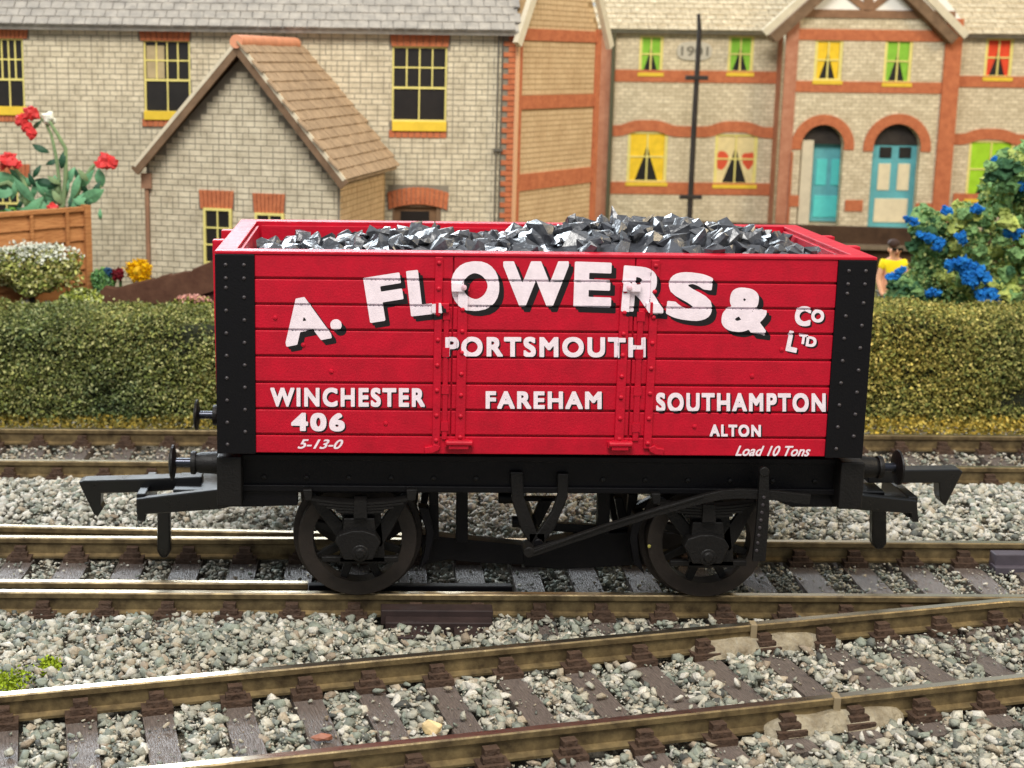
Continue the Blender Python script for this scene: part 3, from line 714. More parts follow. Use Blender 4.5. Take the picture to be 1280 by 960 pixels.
# ------------------------------------------------------------------ COAL
coal = thing('coal_load', 'glossy black coal lumps heaped inside the red wagon, highest right of the middle', 'coal', (0, 1.45, zt-.2))
HP = [(318, 307), (345, 300), (400, 297), (440, 294), (470, 285), (500, 280), (530, 276), (560, 284), (600, 289), (650, 288), (690, 273), (720, 266), (760, 270), (800, 265), (860, 266), (905, 272), (950, 282), (985, 292), (1015, 305), (1045, 318)]
hx = [at(a, b, 1.4).x for a, b in HP]; hz = [at(a, b, 1.4).z for a, b in HP]
def hcoal(x, y):
    h = float(np.interp(x, hx, hz)); t = (y-1.3)/1.35
    return zt-.1+(h-zt+.02)*max(0, 1-abs(t)**2.3)
mb = MB(); nx, ny = 60, 24; vs = []
for j in range(ny+1):
    for i in range(nx+1):
        x = X0+.25+(X1-X0-.5)*i/nx; y = .21+2.44*j/ny
        vs.append((x, y, hcoal(x, y)-.1+.05*noise.noise(Vector((x*4, y*4, 0)))))
mb.add(vs, [(j*(nx+1)+i, j*(nx+1)+i+1, (j+1)*(nx+1)+i+1, (j+1)*(nx+1)+i) for j in range(ny) for i in range(nx)])
obj('coal_bed', mb, M_coal, coal)
COALM = []
for i in range(9):
    V, F = hull(12+i % 4, (1, .8, .62), 300+i); me = bpy.data.meshes.new('coal_lump'); me.from_pydata([tuple(v) for v in V], [], [tuple(f) for f in F]); me.materials.append(M_coal)
    bm = bmesh.new(); bm.from_mesh(me); bmesh.ops.dissolve_limit(bm, angle_limit=math.radians(28), verts=bm.verts, edges=bm.edges); bmesh.ops.recalc_face_normals(bm, faces=bm.faces); bm.to_mesh(me); bm.free(); COALM.append(me)
cnt = 0; tries = 0; placed = []
while cnt < 298 and tries < 9000:
    tries += 1
    y = .3+2.2*random.random()**1.3; x = random.uniform(X0+.36, X1-.38); r = random.uniform(.11, .33)
    if any((x-a)**2+(y-b)**2 < (.48*(r+c))**2 for a, b, c in placed): continue
    placed.append((x, y, r)); z = hcoal(x, y)-.03+random.uniform(-.03, .03)
    s = r*random.uniform(.9, 1.1); z -= max(0, s-.14)*.6
    o = bpy.data.objects.new('coal_lump', random.choice(COALM))
    link(o, coal, Matrix.Translation((x, y, z-.1*s)) @ Euler((random.gauss(0, .55), random.gauss(0, .5), random.uniform(0, 6))).to_matrix().to_4x4() @ Matrix.Diagonal((s*1.15, s, s*.9, 1)))
    cnt += 1

# ------------------------------------------------------------------ HOUSES
M_buff = mat('buff_brick', C(228, 216, 188), .85, .2, col2=C(186, 174, 148), vs=4, bump=.5, bs=14, bd=.03)
M_mortar = mat('grey_mortar', C(138, 130, 114), .9, .2, var=.15, vs=5)
M_tanbrick = mat('tan_brick', C(222, 192, 150), .85, .2, col2=C(198, 166, 126), vs=1.6, bump=.5, bs=14, bd=.03)
M_tanmortar = mat('tan_mortar', C(168, 138, 98), .9, .2, var=.15)
M_orange = mat('orange_brick', C(204, 124, 84), .85, .2, col2=C(176, 100, 68), vs=6, bump=.6, bs=16, bd=.03)
M_flint = mat('flint_wall', C(240, 226, 196), .85, .2, col2=C(208, 192, 162), vs=7, bump=.6, bs=11, bd=.04)
def courses(m, k=.5):
    nt = m.node_tree; N = nt.nodes; L = nt.links; b = N['Principled BSDF']
    g_ = N.new('ShaderNodeNewGeometry'); sp = N.new('ShaderNodeSeparateXYZ'); cb = N.new('ShaderNodeCombineXYZ')
    L.new(g_.outputs['Position'], sp.inputs[0]); L.new(sp.outputs['X'], cb.inputs['X']); L.new(sp.outputs['Z'], cb.inputs['Y'])
    nz = N.new('ShaderNodeTexNoise'); nz.inputs['Scale'].default_value = 6; L.new(g_.outputs['Position'], nz.inputs['Vector'])
    ad = N.new('ShaderNodeVectorMath'); ad.operation = 'MULTIPLY_ADD'; L.new(nz.outputs['Color'], ad.inputs[0]); ad.inputs[1].default_value = (.05, .03, 0); L.new(cb.outputs[0], ad.inputs[2])
    bt = N.new('ShaderNodeTexBrick'); bt.inputs['Scale'].default_value = 1; bt.inputs['Brick Width'].default_value = .24; bt.inputs['Row Height'].default_value = .115; bt.inputs['Mortar Size'].default_value = .012; bt.inputs['Mortar Smooth'].default_value = .6
    bt.inputs['Color1'].default_value = (1, 1, 1, 1); bt.inputs['Color2'].default_value = (.72, .70, .66, 1); bt.inputs['Mortar'].default_value = (.42, .38, .32, 1); L.new(ad.outputs[0], bt.inputs['Vector'])
    mx = N.new('ShaderNodeMix'); mx.data_type = 'RGBA'; mx.blend_type = 'MULTIPLY'; mx.inputs['Factor'].default_value = k
    src = b.inputs['Base Color'].links[0].from_socket; L.new(src, mx.inputs[6]); L.new(bt.outputs['Color'], mx.inputs[7]); L.new(mx.outputs[2], b.inputs['Base Color'])
courses(M_flint, .75)
M_slate = mat('grey_slate', C(186, 180, 170), .9, .1, col2=C(148, 144, 138), vs=4, bump=.6, bs=12, bd=.03)
M_tile = mat('tan_roof_tile', C(190, 163, 132), .85, .2, col2=C(150, 127, 102), vs=4, bump=.7, bs=14, bd=.03)
M_yellow = mat('yellow_frame', C(230, 216, 130), .7, .3, var=.1)
M_sill = mat('deep_yellow_sill', C(232, 196, 62), .7, .3, var=.1)
M_glass = mat('dark_pane', C(34, 31, 28), .4, .4, var=.4, vs=2)
M_board = mat('brown_bargeboard', C(122, 98, 76), .8, .2, var=.25, vs=4)
M_cream = mat('cream_board', C(214, 202, 176), .8, .2, var=.1)
M_pipe = mat('dark_pipe', C(52, 46, 42), .6, .3, var=.3)
M_ridge = mat('pink_ridge_tile', C(218, 150, 116), .8, .2, var=.15)
M_pinkbrick = mat('pinkish_column', C(196, 140, 112), .85, .2, col2=C(170, 110, 84), vs=4, bump=.5, bs=14)

def wall_cells(mb, x0, x1, z0, z1, y0, y1, ops, fr=None):
    xs = sorted({x0, x1, *[min(max(v, x0), x1) for o in ops for v in o[:2]]}); zs_ = sorted({z0, z1, *[min(max(v, z0), z1) for o in ops for v in o[2:]]})
    for i in range(len(xs)-1):
        for j in range(len(zs_)-1):
            cx, cz = (xs[i]+xs[i+1])/2, (zs_[j]+zs_[j+1])/2
            if any(o[0] < cx < o[1] and o[2] < cz < o[3] for o in ops): continue
            mb.box(xs[i], xs[i+1], y0, y1, zs_[j], zs_[j+1], fr)
    return mb
def bricks(parent, x0, x1, z0, z1, ops, mt, fr, bl, bh, limit, vis=None, cut=None, alt=None):
    """fr maps local (x, y=0 wall face, z); bricks stand proud by .018"""
    BX = MB().box(-.5, .5, -.5, .5, -.5, .5)
    me = BX.mesh('brick'); me.materials.append(mt); rest = MB(); n = 0
    nz = int((z1-z0)/bh)
    cand = []
    for j in range(nz):
        zc = z0+(j+.5)*bh; x = x0-(bl*.5 if j % 2 else 0); hd = j % 4 == 1
        while x < x1:
            L_ = bl*(.5 if (hd and random.random() < .6) or random.random() < .12 else 1)
            a, b = max(x, x0), min(x+L_, x1); x += L_
            if b-a < bl*.2: continue
            xc = (a+b)/2
            if cut and not cut(xc, zc): continue
            segs = [(a, b)]
            for o in ops:
                if o[2]-bh*.3 < zc < o[3]+bh*.12:
                    ns = []
                    for s0, s1 in segs:
                        if s1 <= o[0] or s0 >= o[1]: ns.append((s0, s1))
                        else:
                            if s0 < o[0]: ns.append((s0, o[0]))
                            if s1 > o[1]: ns.append((o[1], s1))
                    segs = ns
            for s0, s1 in segs:
                if s1-s0 > .04: cand.append(((s0+s1)/2, zc, s1-s0))
    order = sorted(range(len(cand)), key=lambda i: -(cand[i][2]-(0 if vis is None else (0 if vis(fr @ Vector((cand[i][0], 0, cand[i][1]))) else 9))))
    for r, i in enumerate(order):
        xc, zc, L_ = cand[i]; t = random.uniform(.008, .015)
        T = fr @ Matrix.Translation((xc, -t/2+.006, zc)) @ Matrix.Diagonal((L_-.018, t+.004, bh-.019, 1))
        if r < limit: o = bpy.data.objects.new('brick', me); link(o, parent, T)
        else: rest.box(-.5, .5, -.5, .5, -.5, .5, T)
    if rest.v: obj('brickwork', rest, mt, parent, stuff=True)
def inview(p, m_=0):
    x, y = project(np.array([p])); return -m_ < x[0] < 1280+m_ and -m_ < y[0] < 960+m_
def tiles(parent, name, org, u, v, nu, nv, tw, th, mt, limit, skip=None):
    u = Vector(u).normalized(); v = Vector(v).normalized(); nrm = u.cross(v)
    me = MB().box(-.5, .5, -.5, .5, -.5, .5).mesh(name); me.materials.append(mt); rest = MB(); n = 0
    for j in range(nv):
        for i in range(-1 if j % 2 else 0, nu):
            c = Vector(org)+u*((i+(.5 if j % 2 else 0)+.5)*tw)+v*((j+.5)*th)
            if skip and skip(c): continue
            vv = (v-nrm*.10).normalized(); nn = u.cross(vv)
            R = Matrix((u, vv, nn)).transposed().to_4x4()
            T = Matrix.Translation(c+nrm*(.03+random.uniform(0, .012))) @ R @ Matrix.Diagonal((tw*random.uniform(.92, .97), th*1.25, .035, 1))
            if n < limit and inview(c, 5): link(bpy.data.objects.new(name, me), parent, T); n += 1
            else: rest.box(-.5, .5, -.5, .5, -.5, .5, T)
    if rest.v: obj('roof_covering', rest, mt, parent, stuff=True)
    return n
def sash(parent, r, Y, top=(4, 2), bottom=2, fr=None, sill=True, split=.45, fw=.038):
    x0, x1, z0, z1 = r; fr = fr or Matrix.Identity(4); f = MB(); yb = Y+.06
    f.box(x0, x0+fw, Y, yb, z0, z1, fr); f.box(x1-fw, x1, Y, yb, z0, z1, fr); f.box(x0+fw, x1-fw, Y, yb, z1-fw, z1, fr); f.box(x0+fw, x1-fw, Y, yb, z0, z0+fw, fr)
    zm = z0+(z1-z0)*split; b = .014
    if top: f.box(x0+fw, x1-fw, Y+.005, yb, zm-b*1.6, zm+b*1.6, fr)
    else: zm = z1-fw
    pan = []
    def grid(a, c, za, zc, nx, nz):
        for i in range(1, nx): xx = a+(c-a)*i/nx; f.box(xx-b, xx+b, Y+.01, yb, za, zc, fr)
        for j in range(1, nz):
            zz_ = za+(zc-za)*j/nz
            for i in range(nx): 
                xa = a+(c-a)*i/nx+(b if i else 0); xb = a+(c-a)*(i+1)/nx-(b if i < nx-1 else 0)
                f.box(xa, xb, Y+.01, yb, zz_-b, zz_+b, fr)
        for i in range(nx):
            for j in range(nz): pan.append((a+(c-a)*i/nx, a+(c-a)*(i+1)/nx, za+(zc-za)*j/nz, za+(zc-za)*(j+1)/nz))
    grid(x0+fw, x1-fw, z0+fw, zm-(b*1.6 if top else 0), bottom, 1 if top else 3)
    if top: grid(x0+fw, x1-fw, zm+b*1.6, z1-fw, *top)
    wdw = obj('window', f, M_yellow, parent)
    for p in pan: obj('pane', MB().box(p[0]+.001, p[1]-.001, Y+.04, Y+.055, p[2]+.001, p[3]-.001, fr), M_glass, wdw)
    return wdw
def lintel(parent, r, Y, mt, fr=None, n=9, splay=.06, proud=.03, name='brick_lintel', arc=0):
    x0, x1, z0, z1 = r; mb = MB(); fr = fr or Matrix.Identity(4)
    for i in range(n):
        a, b = i/n, (i+1)/n; gp = .006
        xb0, xb1 = x0+splay+(x1-x0-2*splay)*a+gp, x0+splay+(x1-x0-2*splay)*b-gp; xt0, xt1 = x0+(x1-x0)*a+gp, x0+(x1-x0)*b-gp
        h0, h1 = arc*(1-(2*a-1)**2), arc*(1-(2*b-1)**2)
        vs = [(xb0, Y-proud, z0+h0), (xb1, Y-proud, z0+h1), (xt1, Y-proud, z1+h1-arc), (xt0, Y-proud, z1+h0-arc), (xb0, Y+.03, z0+h0), (xb1, Y+.03, z0+h1), (xt1, Y+.03, z1+h1-arc), (xt0, Y+.03, z1+h0-arc)]
        mb.add([fr @ Vector(v) for v in vs], [(0, 1, 2, 3), (7, 6, 5, 4), (0, 4, 5, 1), (1, 5, 6, 2), (2, 6, 7, 3), (3, 7, 4, 0)])
    return obj(name, mb, mt, parent)

# ---- left house
YL = 16.4
LH = thing('brick_house', 'buff brick house with pale yellow sash windows, slate roof and a projecting gabled wing', 'house', (at(320, 300, YL).x, YL+3, 0))
xl, xc_ = at(0, 150, YL).x-3.0, at(643, 150, YL).x
ze = at(320, 33.5, YL-.25).z
opsL = []
WA = rect(-8, 30, 48, 141, YL); WB = rect(180, 238, 50, 141, YL); WC = rect(490, 558.5, 58, 152, YL); WD = rect(-8, 23, 228, 276, YL); DR = rect(490, 550, 252, 400, YL)
for r in (WA, WB, WC, WD, DR): opsL.append((r[0], r[1], r[2], r[3]))
for r in opsL: pass
wl = wall_cells(MB(), xl, xc_, -.02, ze+.05, YL, YL+.2, opsL)
obj('wall', wl, M_mortar, LH)
opsB = list(opsL)
for (x0, x1, y0, y1) in [(-14, 36, 31, 48.5), (173, 239, 34, 51), (487, 563, 40, 58.5), (-14, 32, 141, 153), (178, 238, 141, 158), (487, 559, 152, 172), (-10, 38, 205, 228), (485, 560, 234, 262)]:
    opsB.append(rect(x0, x1, y0, y1, YL))
I4 = Matrix.Identity(4)
frL = Matrix.Translation((0, YL, 0))
# wing footprint test so bricks hidden behind the wing are not counted as individuals
def visL(p):
    x, y = project(np.array([p])); x, y = x[0], y[0]
    if not (0 < x < 636 and 0 < y < 275): return False
    if 185 < x < 430 and y > 60+abs(x-300)*1.15: return False
    return x > 430 or x > 30
bricks(LH, xl, xc_-.28, 0, ze, opsB, M_buff, frL, .25, .1155, 190, visL)
for r, wd in ((WA, 1), (WB, 1), (WC, 1), (WD, 1)): sash(LH, r, YL+.03, (4, 2) if r is not WD else (3, 2), 2)
for (x0, x1, y0, y1) in [(-14, 36, 32, 48), (173, 239, 34, 51), (487, 563, 40, 58)]: lintel(LH, rect(x0, x1, y0, y1, YL), YL, M_orange, splay=.04)
for (x0, x1, y0, y1) in [(-14, 32, 143, 152), (178, 238, 149, 158), (486, 558, 163, 172)]: lintel(LH, rect(x0, x1, y0, y1, YL), YL, M_orange, splay=0, name='brick_sill')
for (x0, x1, y0, y1) in [(-10, 33, 133, 144), (180, 238, 139, 150), (490, 558, 152, 164)]:
    a = rect(x0, x1, y0, y1, YL-.05); obj('window_sill', MB().box(a[0], a[1], YL-.07, YL+.02, a[2], a[3]), M_sill, LH, bevel=.01)
lintel(LH, rect(-10, 38, 205, 227, YL), YL, M_orange, splay=.03); lintel(LH, rect(484, 561, 234, 262, YL), YL, M_orange, n=13, splay=.03, arc=.12)
a = rect(483, 558, 256, 262, YL)
d = obj('door', MB().box(DR[0]+.05, DR[1]-.1, YL+.1, YL+.16, 0, DR[3]-.12), mat('brown_door', C(128, 96, 66), .7, var=.2), LH)
obj('door_frame', MB().box(DR[0], DR[0]+.05, YL+.02, YL+.18, 0, DR[3]).box(DR[1]-.1, DR[1], YL+.02, YL+.18, 0, DR[3]).box(DR[0]+.05, DR[1]-.1, YL+.02, YL+.18, DR[3]-.12, DR[3]), M_board, d)
obj('door_window', MB().box(DR[0]+.18, DR[1]-.25, YL+.08, YL+.1, DR[3]-.6, DR[3]-.22), M_glass, d)
a = rect(183, 205, 57, 98, YL); obj('pale_pane_patch', MB().box(a[0], a[1], YL+.055, YL+.068, a[2], a[3]), mat('pale_beige', C(176, 158, 120), .8, var=.15), LH)  # flat beige piece set just before the upper left panes
# corner quoins, toothed
q = MB()
for j in range(int(ze/.1155)):
    wq = .16 if j % 2 else .27
    q.box(xc_-wq, xc_+.02, YL-.03, YL+.05, j*.1155+.008, (j+1)*.1155-.008)
obj('brick_quoins', q, M_orange, LH)
a = rect(619.5, 621.5, 38, 300, YL-.06); b = rect(624.5, 626.5, 38, 300, YL-.06)
obj('downpipe', MB().cyl(((a[0]+a[1])/2, YL-.06, 0), 'z', .018, ze-.05, 10).cyl(((b[0]+b[1])/2, YL-.06, 0), 'z', .018, ze-.05, 10).box(a[0]-.04, b[1]+.04, YL-.09, YL-.02, 4.0, 4.06), mat('grey_pipe', C(96, 92, 82), .6), LH)
# angled end wall
Pc = Vector((xc_, YL, 0)); Pe = Vector((at(746, 150, 19.3).x, 19.3, 0)); ue = (Pe-Pc).normalized(); wE = (Pe-Pc).length
frE = Matrix((ue, Vector((0, 0, 1)).cross(ue), Vector((0, 0, 1)))).transposed().to_4x4(); frE.translation = Pc
pk = 3.1
def pent(y0, y1, x0=0, x1=None, e=0): 
    x1 = wE if x1 is None else x1
    return [(x0, -.02), (x1, -.02), (x1, ze), (wE*.5, ze+pk), (x0, ze)]
mb = MB().prism(pent(0, 0), .0, .2); mb.v = [tuple(frE @ Vector(v)) for v in mb.v]; obj('end_wall', mb, M_tanmortar, LH)
zbands = []
for ya, yb in ((35, 50), (120, 137), (219, 240)):
    zbands.append((at(646, yb, YL).z, at(646, ya, YL).z))
opsE = [(.25, wE-.2, a, b) for a, b in zbands]
bricks(LH, .25, wE-.22, 0, ze+pk, opsE, M_tanbrick, frE, .28, .1155, 40, lambda p: inview(p), cut=lambda x, z: z < ze+.0 or abs(x-wE/2) < (ze+pk-z)*wE/2/pk-.1)
for a, b in zbands: obj('brick_band', MB().box(.2, wE-.18, -.035, .02, a, b, frE), M_orange, LH)
obj('end_pier', MB().box(.0, .2, -.05, .02, 0, ze+.1, frE), M_orange, LH); obj('end_pier', MB().box(wE-.2, wE+.0, -.05, .02, 0, ze+.1, frE), M_orange, LH)
obj('corner_edge', MB().box(-.03, .04, -.075, -.01, 0, ze+.25, frE), mat('pale_orange_edge', C(226, 176, 132), .8), LH)
# side bargeboards of the end wall
for x0, x1 in ((-.22, wE*.5), (wE+.22, wE*.5)):
    mb = MB().band([(x0, ze-.30), (x1, ze+pk+.25)], .2, -.22, -.1); mb.v = [tuple(frE @ Vector(v)) for v in mb.v]; obj('bargeboard', mb, M_cream, LH)
# roof
pr = .84
org = Vector((xl, YL-.28, ze-.02)); vv = Vector((0, math.cos(pr*.9), math.sin(pr*.9)))
rb = MB(); E0 = org; E1_ = Vector((xc_+.02, YL-.28, ze-.02)); Ln = 4.2
rb.add([E0, E1_, E1_+vv*Ln, E0+vv*Ln, E0+Vector((0, .05, -.1)), E1_+Vector((0, .05, -.1)), E1_+vv*Ln+Vector((0, .3, -.1)), E0+vv*Ln+Vector((0, .3, -.1))], [(0, 1, 2, 3), (4, 7, 6, 5), (0, 4, 5, 1), (1, 5, 6, 2), (2, 6, 7, 3), (3, 7, 4, 0)])
obj('roof', rb, M_slate, LH)
nsl = tiles(LH, 'slate', org, (1, 0, 0), vv, int((xc_-xl)/.26), 15, .26, .24, M_slate, 180)
# back slope and rear so the house is solid
obj('rear_block', MB().box(xl+.1, xc_-.1, YL+.2, YL+5, 0, ze).add([(xl, YL+2.2, ze+2.85), (xc_+.02, YL+2.2, ze+2.85), (xc_+.02, YL+5.3, ze), (xl, YL+5.3, ze)], [(0, 1, 2, 3)]), M_mortar, LH)

# ---- gabled wing
ang = math.radians(16); D1 = 27.8
Yw = CP.y+D1*.985
rR = at(425, 228, Yw); dR = Vector((math.cos(ang), -math.sin(ang), 0)); dD = Vector((math.sin(ang), math.cos(ang), 0))
ww = 4.05
frW = Matrix((dR, dD, Vector((0, 0, 1)))).transposed().to_4x4(); frW.translation = Vector((rR.x, Yw, 0))-dR*ww
# local coordinates: x 0..ww along the front, y 0..depth, z up
Wi = frW.inverted()
def loc(px_, py_, yl=0):     # pixel to local point on the plane y = yl
    o = Wi @ CP; dd = Wi.to_3x3() @ ray(px_, py_); t = (yl-o.y)/dd.y; p = o+dd*t; return p.x, p.z
zeL = loc(190, 207)[1]; zeR = loc(425, 229)[1]; ax, az = loc(303, 86)
zE = (zeL+zeR)/2
mb = MB().prism([(0, -.02), (ww, -.02), (ww, zeR), (ax, az+.25), (0, zeL)], 0, .15); mb.v = [tuple(frW @ Vector(v)) for v in mb.v]
obj('wing_wall', mb, M_mortar, LH)
mb = MB().box(ww-.15, ww, .15, 3.2, -.02, zeR, frW).box(0, .15, .15, 3.2, -.02, zeL, frW); obj('wing_side_wall', mb, M_tanmortar, LH)
def lrect(x0, x1, y0, y1):
    a = loc(x0, (y0+y1)/2); b = loc(x1, (y0+y1)/2); c = loc((x0+x1)/2, y1); d_ = loc((x0+x1)/2, y0); return a[0], b[0], c[1], d_[1]
w1 = lrect(256, 291, 260, 330); w2 = lrect(320, 356, 266, 330); l1 = lrect(249, 293, 238, 261); l2 = lrect(316, 357, 242, 266)
def cutW(x, z):
    lim = (az+.2-z)
    s = (az+.25-zeL)/ax if x < ax else (az+.25-zeR)/(ww-ax)
    return z < zeL-.02 and True or abs(x-ax)*s < lim-.1
bricks(LH, .06, ww-.04, 0, az+.2, [w1[:3]+(l1[3],), w2[:3]+(l2[3],), l1, l2], M_buff, frW, .25, .118, 110, lambda p: inview(p) and project(np.array([p]))[1][0] < 275, cut=cutW)
frS = frW @ Matrix.Translation((ww, 0, 0)) @ Matrix.Rotation(PI/2, 4, 'Z')
bricks(LH, 0, 3.1, 0, zeR, [], M_tanbrick, frS, .25, .118, 0)
for r in (w1, w2):
    sash(LH, r, -.075, None, 2, frW, fw=.05)
for r in (l1, l2): lintel(LH, r, 0, M_orange, frW, n=8, splay=.03)
# bargeboards and wing roof (front overhang .3)
OV = .32
eL = loc(169, 211, -OV); eR = loc(431, 229, -OV); ap = loc(297, 56, -OV)
def wroof(side, e, mt):
    a = Vector((ap[0], -OV, ap[1])); b = Vector((e[0], -OV, e[1])); dep = 3.75
    mb = MB(); up = Vector((0, 0, .07))
    vs = [b, a, a+Vector((0, dep, 0)), b+Vector((0, dep, 0))]
    vs = [v for v in vs]+[v+up for v in vs]
    mb.add([frW @ v for v in vs], [(0, 1, 2, 3), (7, 6, 5, 4), (0, 4, 5, 1), (1, 5, 6, 2), (2, 6, 7, 3), (3, 7, 4, 0)])
    return obj('wing_roof', mb, mt, LH), a, b
rw, a_, b_ = wroof(0, eL, M_board)
rw2, a2, b2 = wroof(1, eR, M_tile)
tiles(LH, 'roof_tile', frW @ (b2+Vector((0, 0, .07))), frW.to_3x3() @ Vector((0, 1, 0)), frW.to_3x3() @ (a2-b2), 14, int((a2-b2).length/.235), .27, .235, M_tile, 200)
for e, nm in ((eL, 0), (eR, 1)):
    mb = MB().band([(e[0], e[1]-.05), (ap[0], ap[1]-.05)], .19, -OV-.05, -OV+.02); mb.v = [tuple(frW @ Vector(v)) for v in mb.v]; obj('bargeboard', mb, M_board, LH)
    mb = MB().band([(e[0], e[1]+.06), (ap[0], ap[1]+.06)], .07, -OV-.06, -OV+.06); mb.v = [tuple(frW @ Vector(v)) for v in mb.v]; obj('verge', mb, M_cream, LH)
mb = MB(); mb.lathe(frW @ Vector((ap[0], -OV-.08, ap[1]+.06)), frW.to_3x3() @ Vector((0, 1, 0)), [(.001, 0), (.13, 0), (.13, 3.4), (.001, 3.4)], 16); obj('ridge_tile', mb, M_ridge, LH, smooth=True)
p = frW @ Vector((.03, -.06, 0)); obj('downpipe', MB().cyl(p, 'z', .045, zeL-.25, 12).box(p.x-.1, p.x+.1, p.y-.08, p.y+.06, zeL-.45, zeL-.15), mat('rusty_pipe', C(150, 112, 86), .7, var=.2), LH)

# ---- right house
YH = 29.0
RH = thing('terraced_house', 'pale flint house with orange brick bands, coloured curtains and two turquoise arched doors', 'house', (at(1020, 280, YH).x, YH+3, 0))
xh0, xh1 = at(738, 150, YH).x, at(1280, 150, YH).x+4.5
YB = 28.2                                     # face of the projecting bay
bx0, bx1 = at(976, 150, YB).x, at(1191, 150, YB).x
hze = at(860, 38, YH-.3).z
wins = {'green': [(799, 829, 45, 92), (910, 942, 45, 92)], 'yellow': [(784, 834, 165, 229)], 'cream': [(893, 946, 168, 232)], 'red': [(1231, 1266, 48, 98)], 'lime': [(1209, 1266, 176, 250)]}
opsR = [rect(*r, YH) for k in wins for r in wins[k]]
obj('wall', wall_cells(MB(), xh0, xh1, -.02, hze+.1, YH, YH+.25, opsR), M_flint, RH)
a1_, a2_ = (1028, 181, 27), (1120, 186, 31)
R1, R2 = 27/FPX*(YB-CP.y), 30/FPX*(YB-CP.y)
c1_, c2_ = at(1028, 183, YB), at(1121, 185, YB)
bw = {'yellow': [(1018, 1053, 50, 102)], 'green': [(1105, 1140, 50, 105)]}
opsBay = [rect(*r, YB) for k in bw for r in bw[k]]
doors = [(c1_.x-R1, c1_.x+R1, -.02, c1_.z+R1), (c2_.x-R2, c2_.x+R2, -.02, c2_.z+R2)]
zg = at(1085, 22, YB).z
bay = wall_cells(MB(), bx0, bx1, -.02, zg, YB, YB+.25, opsBay+doors)
for c, r in ((c1_, R1), (c2_, R2)):
    for s in (-1, 1):
        pts = [(c.x+s*r, c.z)]+[(c.x+s*r*math.cos(t*PI/16), c.z+r*math.sin(t*PI/16)) for t in range(1, 9)]+[(c.x+s*r, c.z+r)]
        bay.prism(pts, YB+.001, YB+.249)
obj('bay_wall', bay, M_flint, RH)
obj('bay_side', MB().box(bx0, bx0+.2, YB+.25, YH, -.02, zg), M_pinkbrick, RH); obj('bay_side', MB().box(bx1-.2, bx1, YB+.25, YH, -.02, zg), M_pinkbrick, RH)
# gable above bay
bgx = (bx0+bx1)/2; gpk = zg+3.0
obj('gable', MB().prism([(bx0, zg), (bx1, zg), (bgx, gpk)], YB+.01, YB+.2), mat('white_render', C(250, 246, 236), .8), RH)
tb = MB(); tb.box(bx0+.2, bx1-.2, YB-.05, YB+.01, zg-.02, zg+.22)
tc = at(1085, 20, YB)
for px_, w_ in ((1052, .2), (1085, .28), (1118, .2)):
    e = at(px_, -8, YB); k = 2.2; tb.band([(tc.x+.0, zg+.2), (tc.x+(e.x-tc.x)*k, zg+.2+(e.z-zg-.1)*k)], w_, YB-.05 + .003*(px_ % 7), YB+.01)
obj('gable_timber', tb, mat('brown_timber', C(140, 104, 76), .8, var=.2), RH)
for pts, mt, t, y0 in (([(956, 41), (1048, -42)], M_cream, .22, YB-.5), ([(1209, 45), (1122, -45)], M_cream, .22, YB-.5), ([(968, 48), (1060, -35)], M_board, .3, YB-.42), ([(1196, 50), (1108, -38)], M_board, .3, YB-.42)):
    w_ = [at(a, b, YB-.5) for a, b in pts]; obj('bargeboard', MB().band([(q_.x, q_.z) for q_ in w_], t, y0, y0+.5 if mt is M_board else y0+.12), mt, RH)
# brick bands
def band(x0, x1, y0, y1, Y, nm='brick_band', mt=M_orange, pr_=.035):
    a = rect(x0, x1, y0, y1, Y); return obj(nm, MB().box(a[0], a[1], Y-pr_, Y+.01, a[2], a[3]), mt, RH)
band(741, 975, 27, 42, YH); band(741, 975, 88, 103, YH); band(741, 975, 228, 243, YH)
band(1191, 1420, 30, 44, YH); band(1191, 1420, 96, 110, YH); band(1191, 1420, 243, 257, YH)
def wavy(x0, x1, yc, bumps, Y):
    pts = []
    for i in range(40):
        x = x0+(x1-x0)*i/39; y = yc+(x-x0)*.013-sum(7*math.exp(-((x-b)/26)**4) for b in bumps); p_ = at(x, y, Y); pts.append((p_.x, p_.z))
    obj('arched_brick_band', MB().band(pts, .33, Y-.035, Y+.01), M_orange, RH)
wavy(741, 975, 163, (809, 919), YH); wavy(1191, 1420, 174, (1238,), YH)
band(985, 1180, 37, 51, YB); band(985, 1180, 102, 116, YB)
for x0, x1, y0, y1 in ((985, 998, 244, 258), (1056, 1078, 250, 264), (1144, 1172, 254, 268)): band(x0, x1, y0, y1, YB)
for c, r in ((c1_, R1), (c2_, R2)):
    pts = [(c.x+(r+.15)*math.cos(t), c.z+(r+.15)*math.sin(t)) for t in np.linspace(-.12, PI+.12, 22)]
    obj('door_arch', MB().band(pts, .3, YB-.04, YB+.02), M_orange, RH)
a = rect(975, 990, 50, 290, YB); obj('brick_column', MB().box(a[0], a[1], YB-.08, YB+.02, 0, zg), M_pinkbrick, RH)
a = rect(1172, 1192, 50, 290, YB); obj('brick_column', MB().box(a[0], a[1], YB-.08, YB+.02, 0, zg), M_orange, RH)
a = rect(747, 763, 40, 290, YH-.1); obj('brick_column', MB().box(a[0], a[1], YH-.12, YH+.02, 0, hze), M_pinkbrick, RH)
a = rect(760, 766, 40, 290, YH-.2); obj('downpipe', MB().cyl(((a[0]+a[1])/2, YH-.22, 0), 'z', .065, hze-.05, 12), mat('olive_pipe', C(84, 80, 56), .7), RH)
a = rect(987, 989, 190, 290, YB-.1); obj('downpipe', MB().cyl((a[0], YB-.12, 0), 'z', .03, a[3], 8), M_orange, RH)
a = rect(1190, 1194, 60, 290, YB-.1); obj('downpipe', MB().cyl((a[0], YB+.2, 0), 'z', .05, hze-.5, 8), M_pipe, RH)
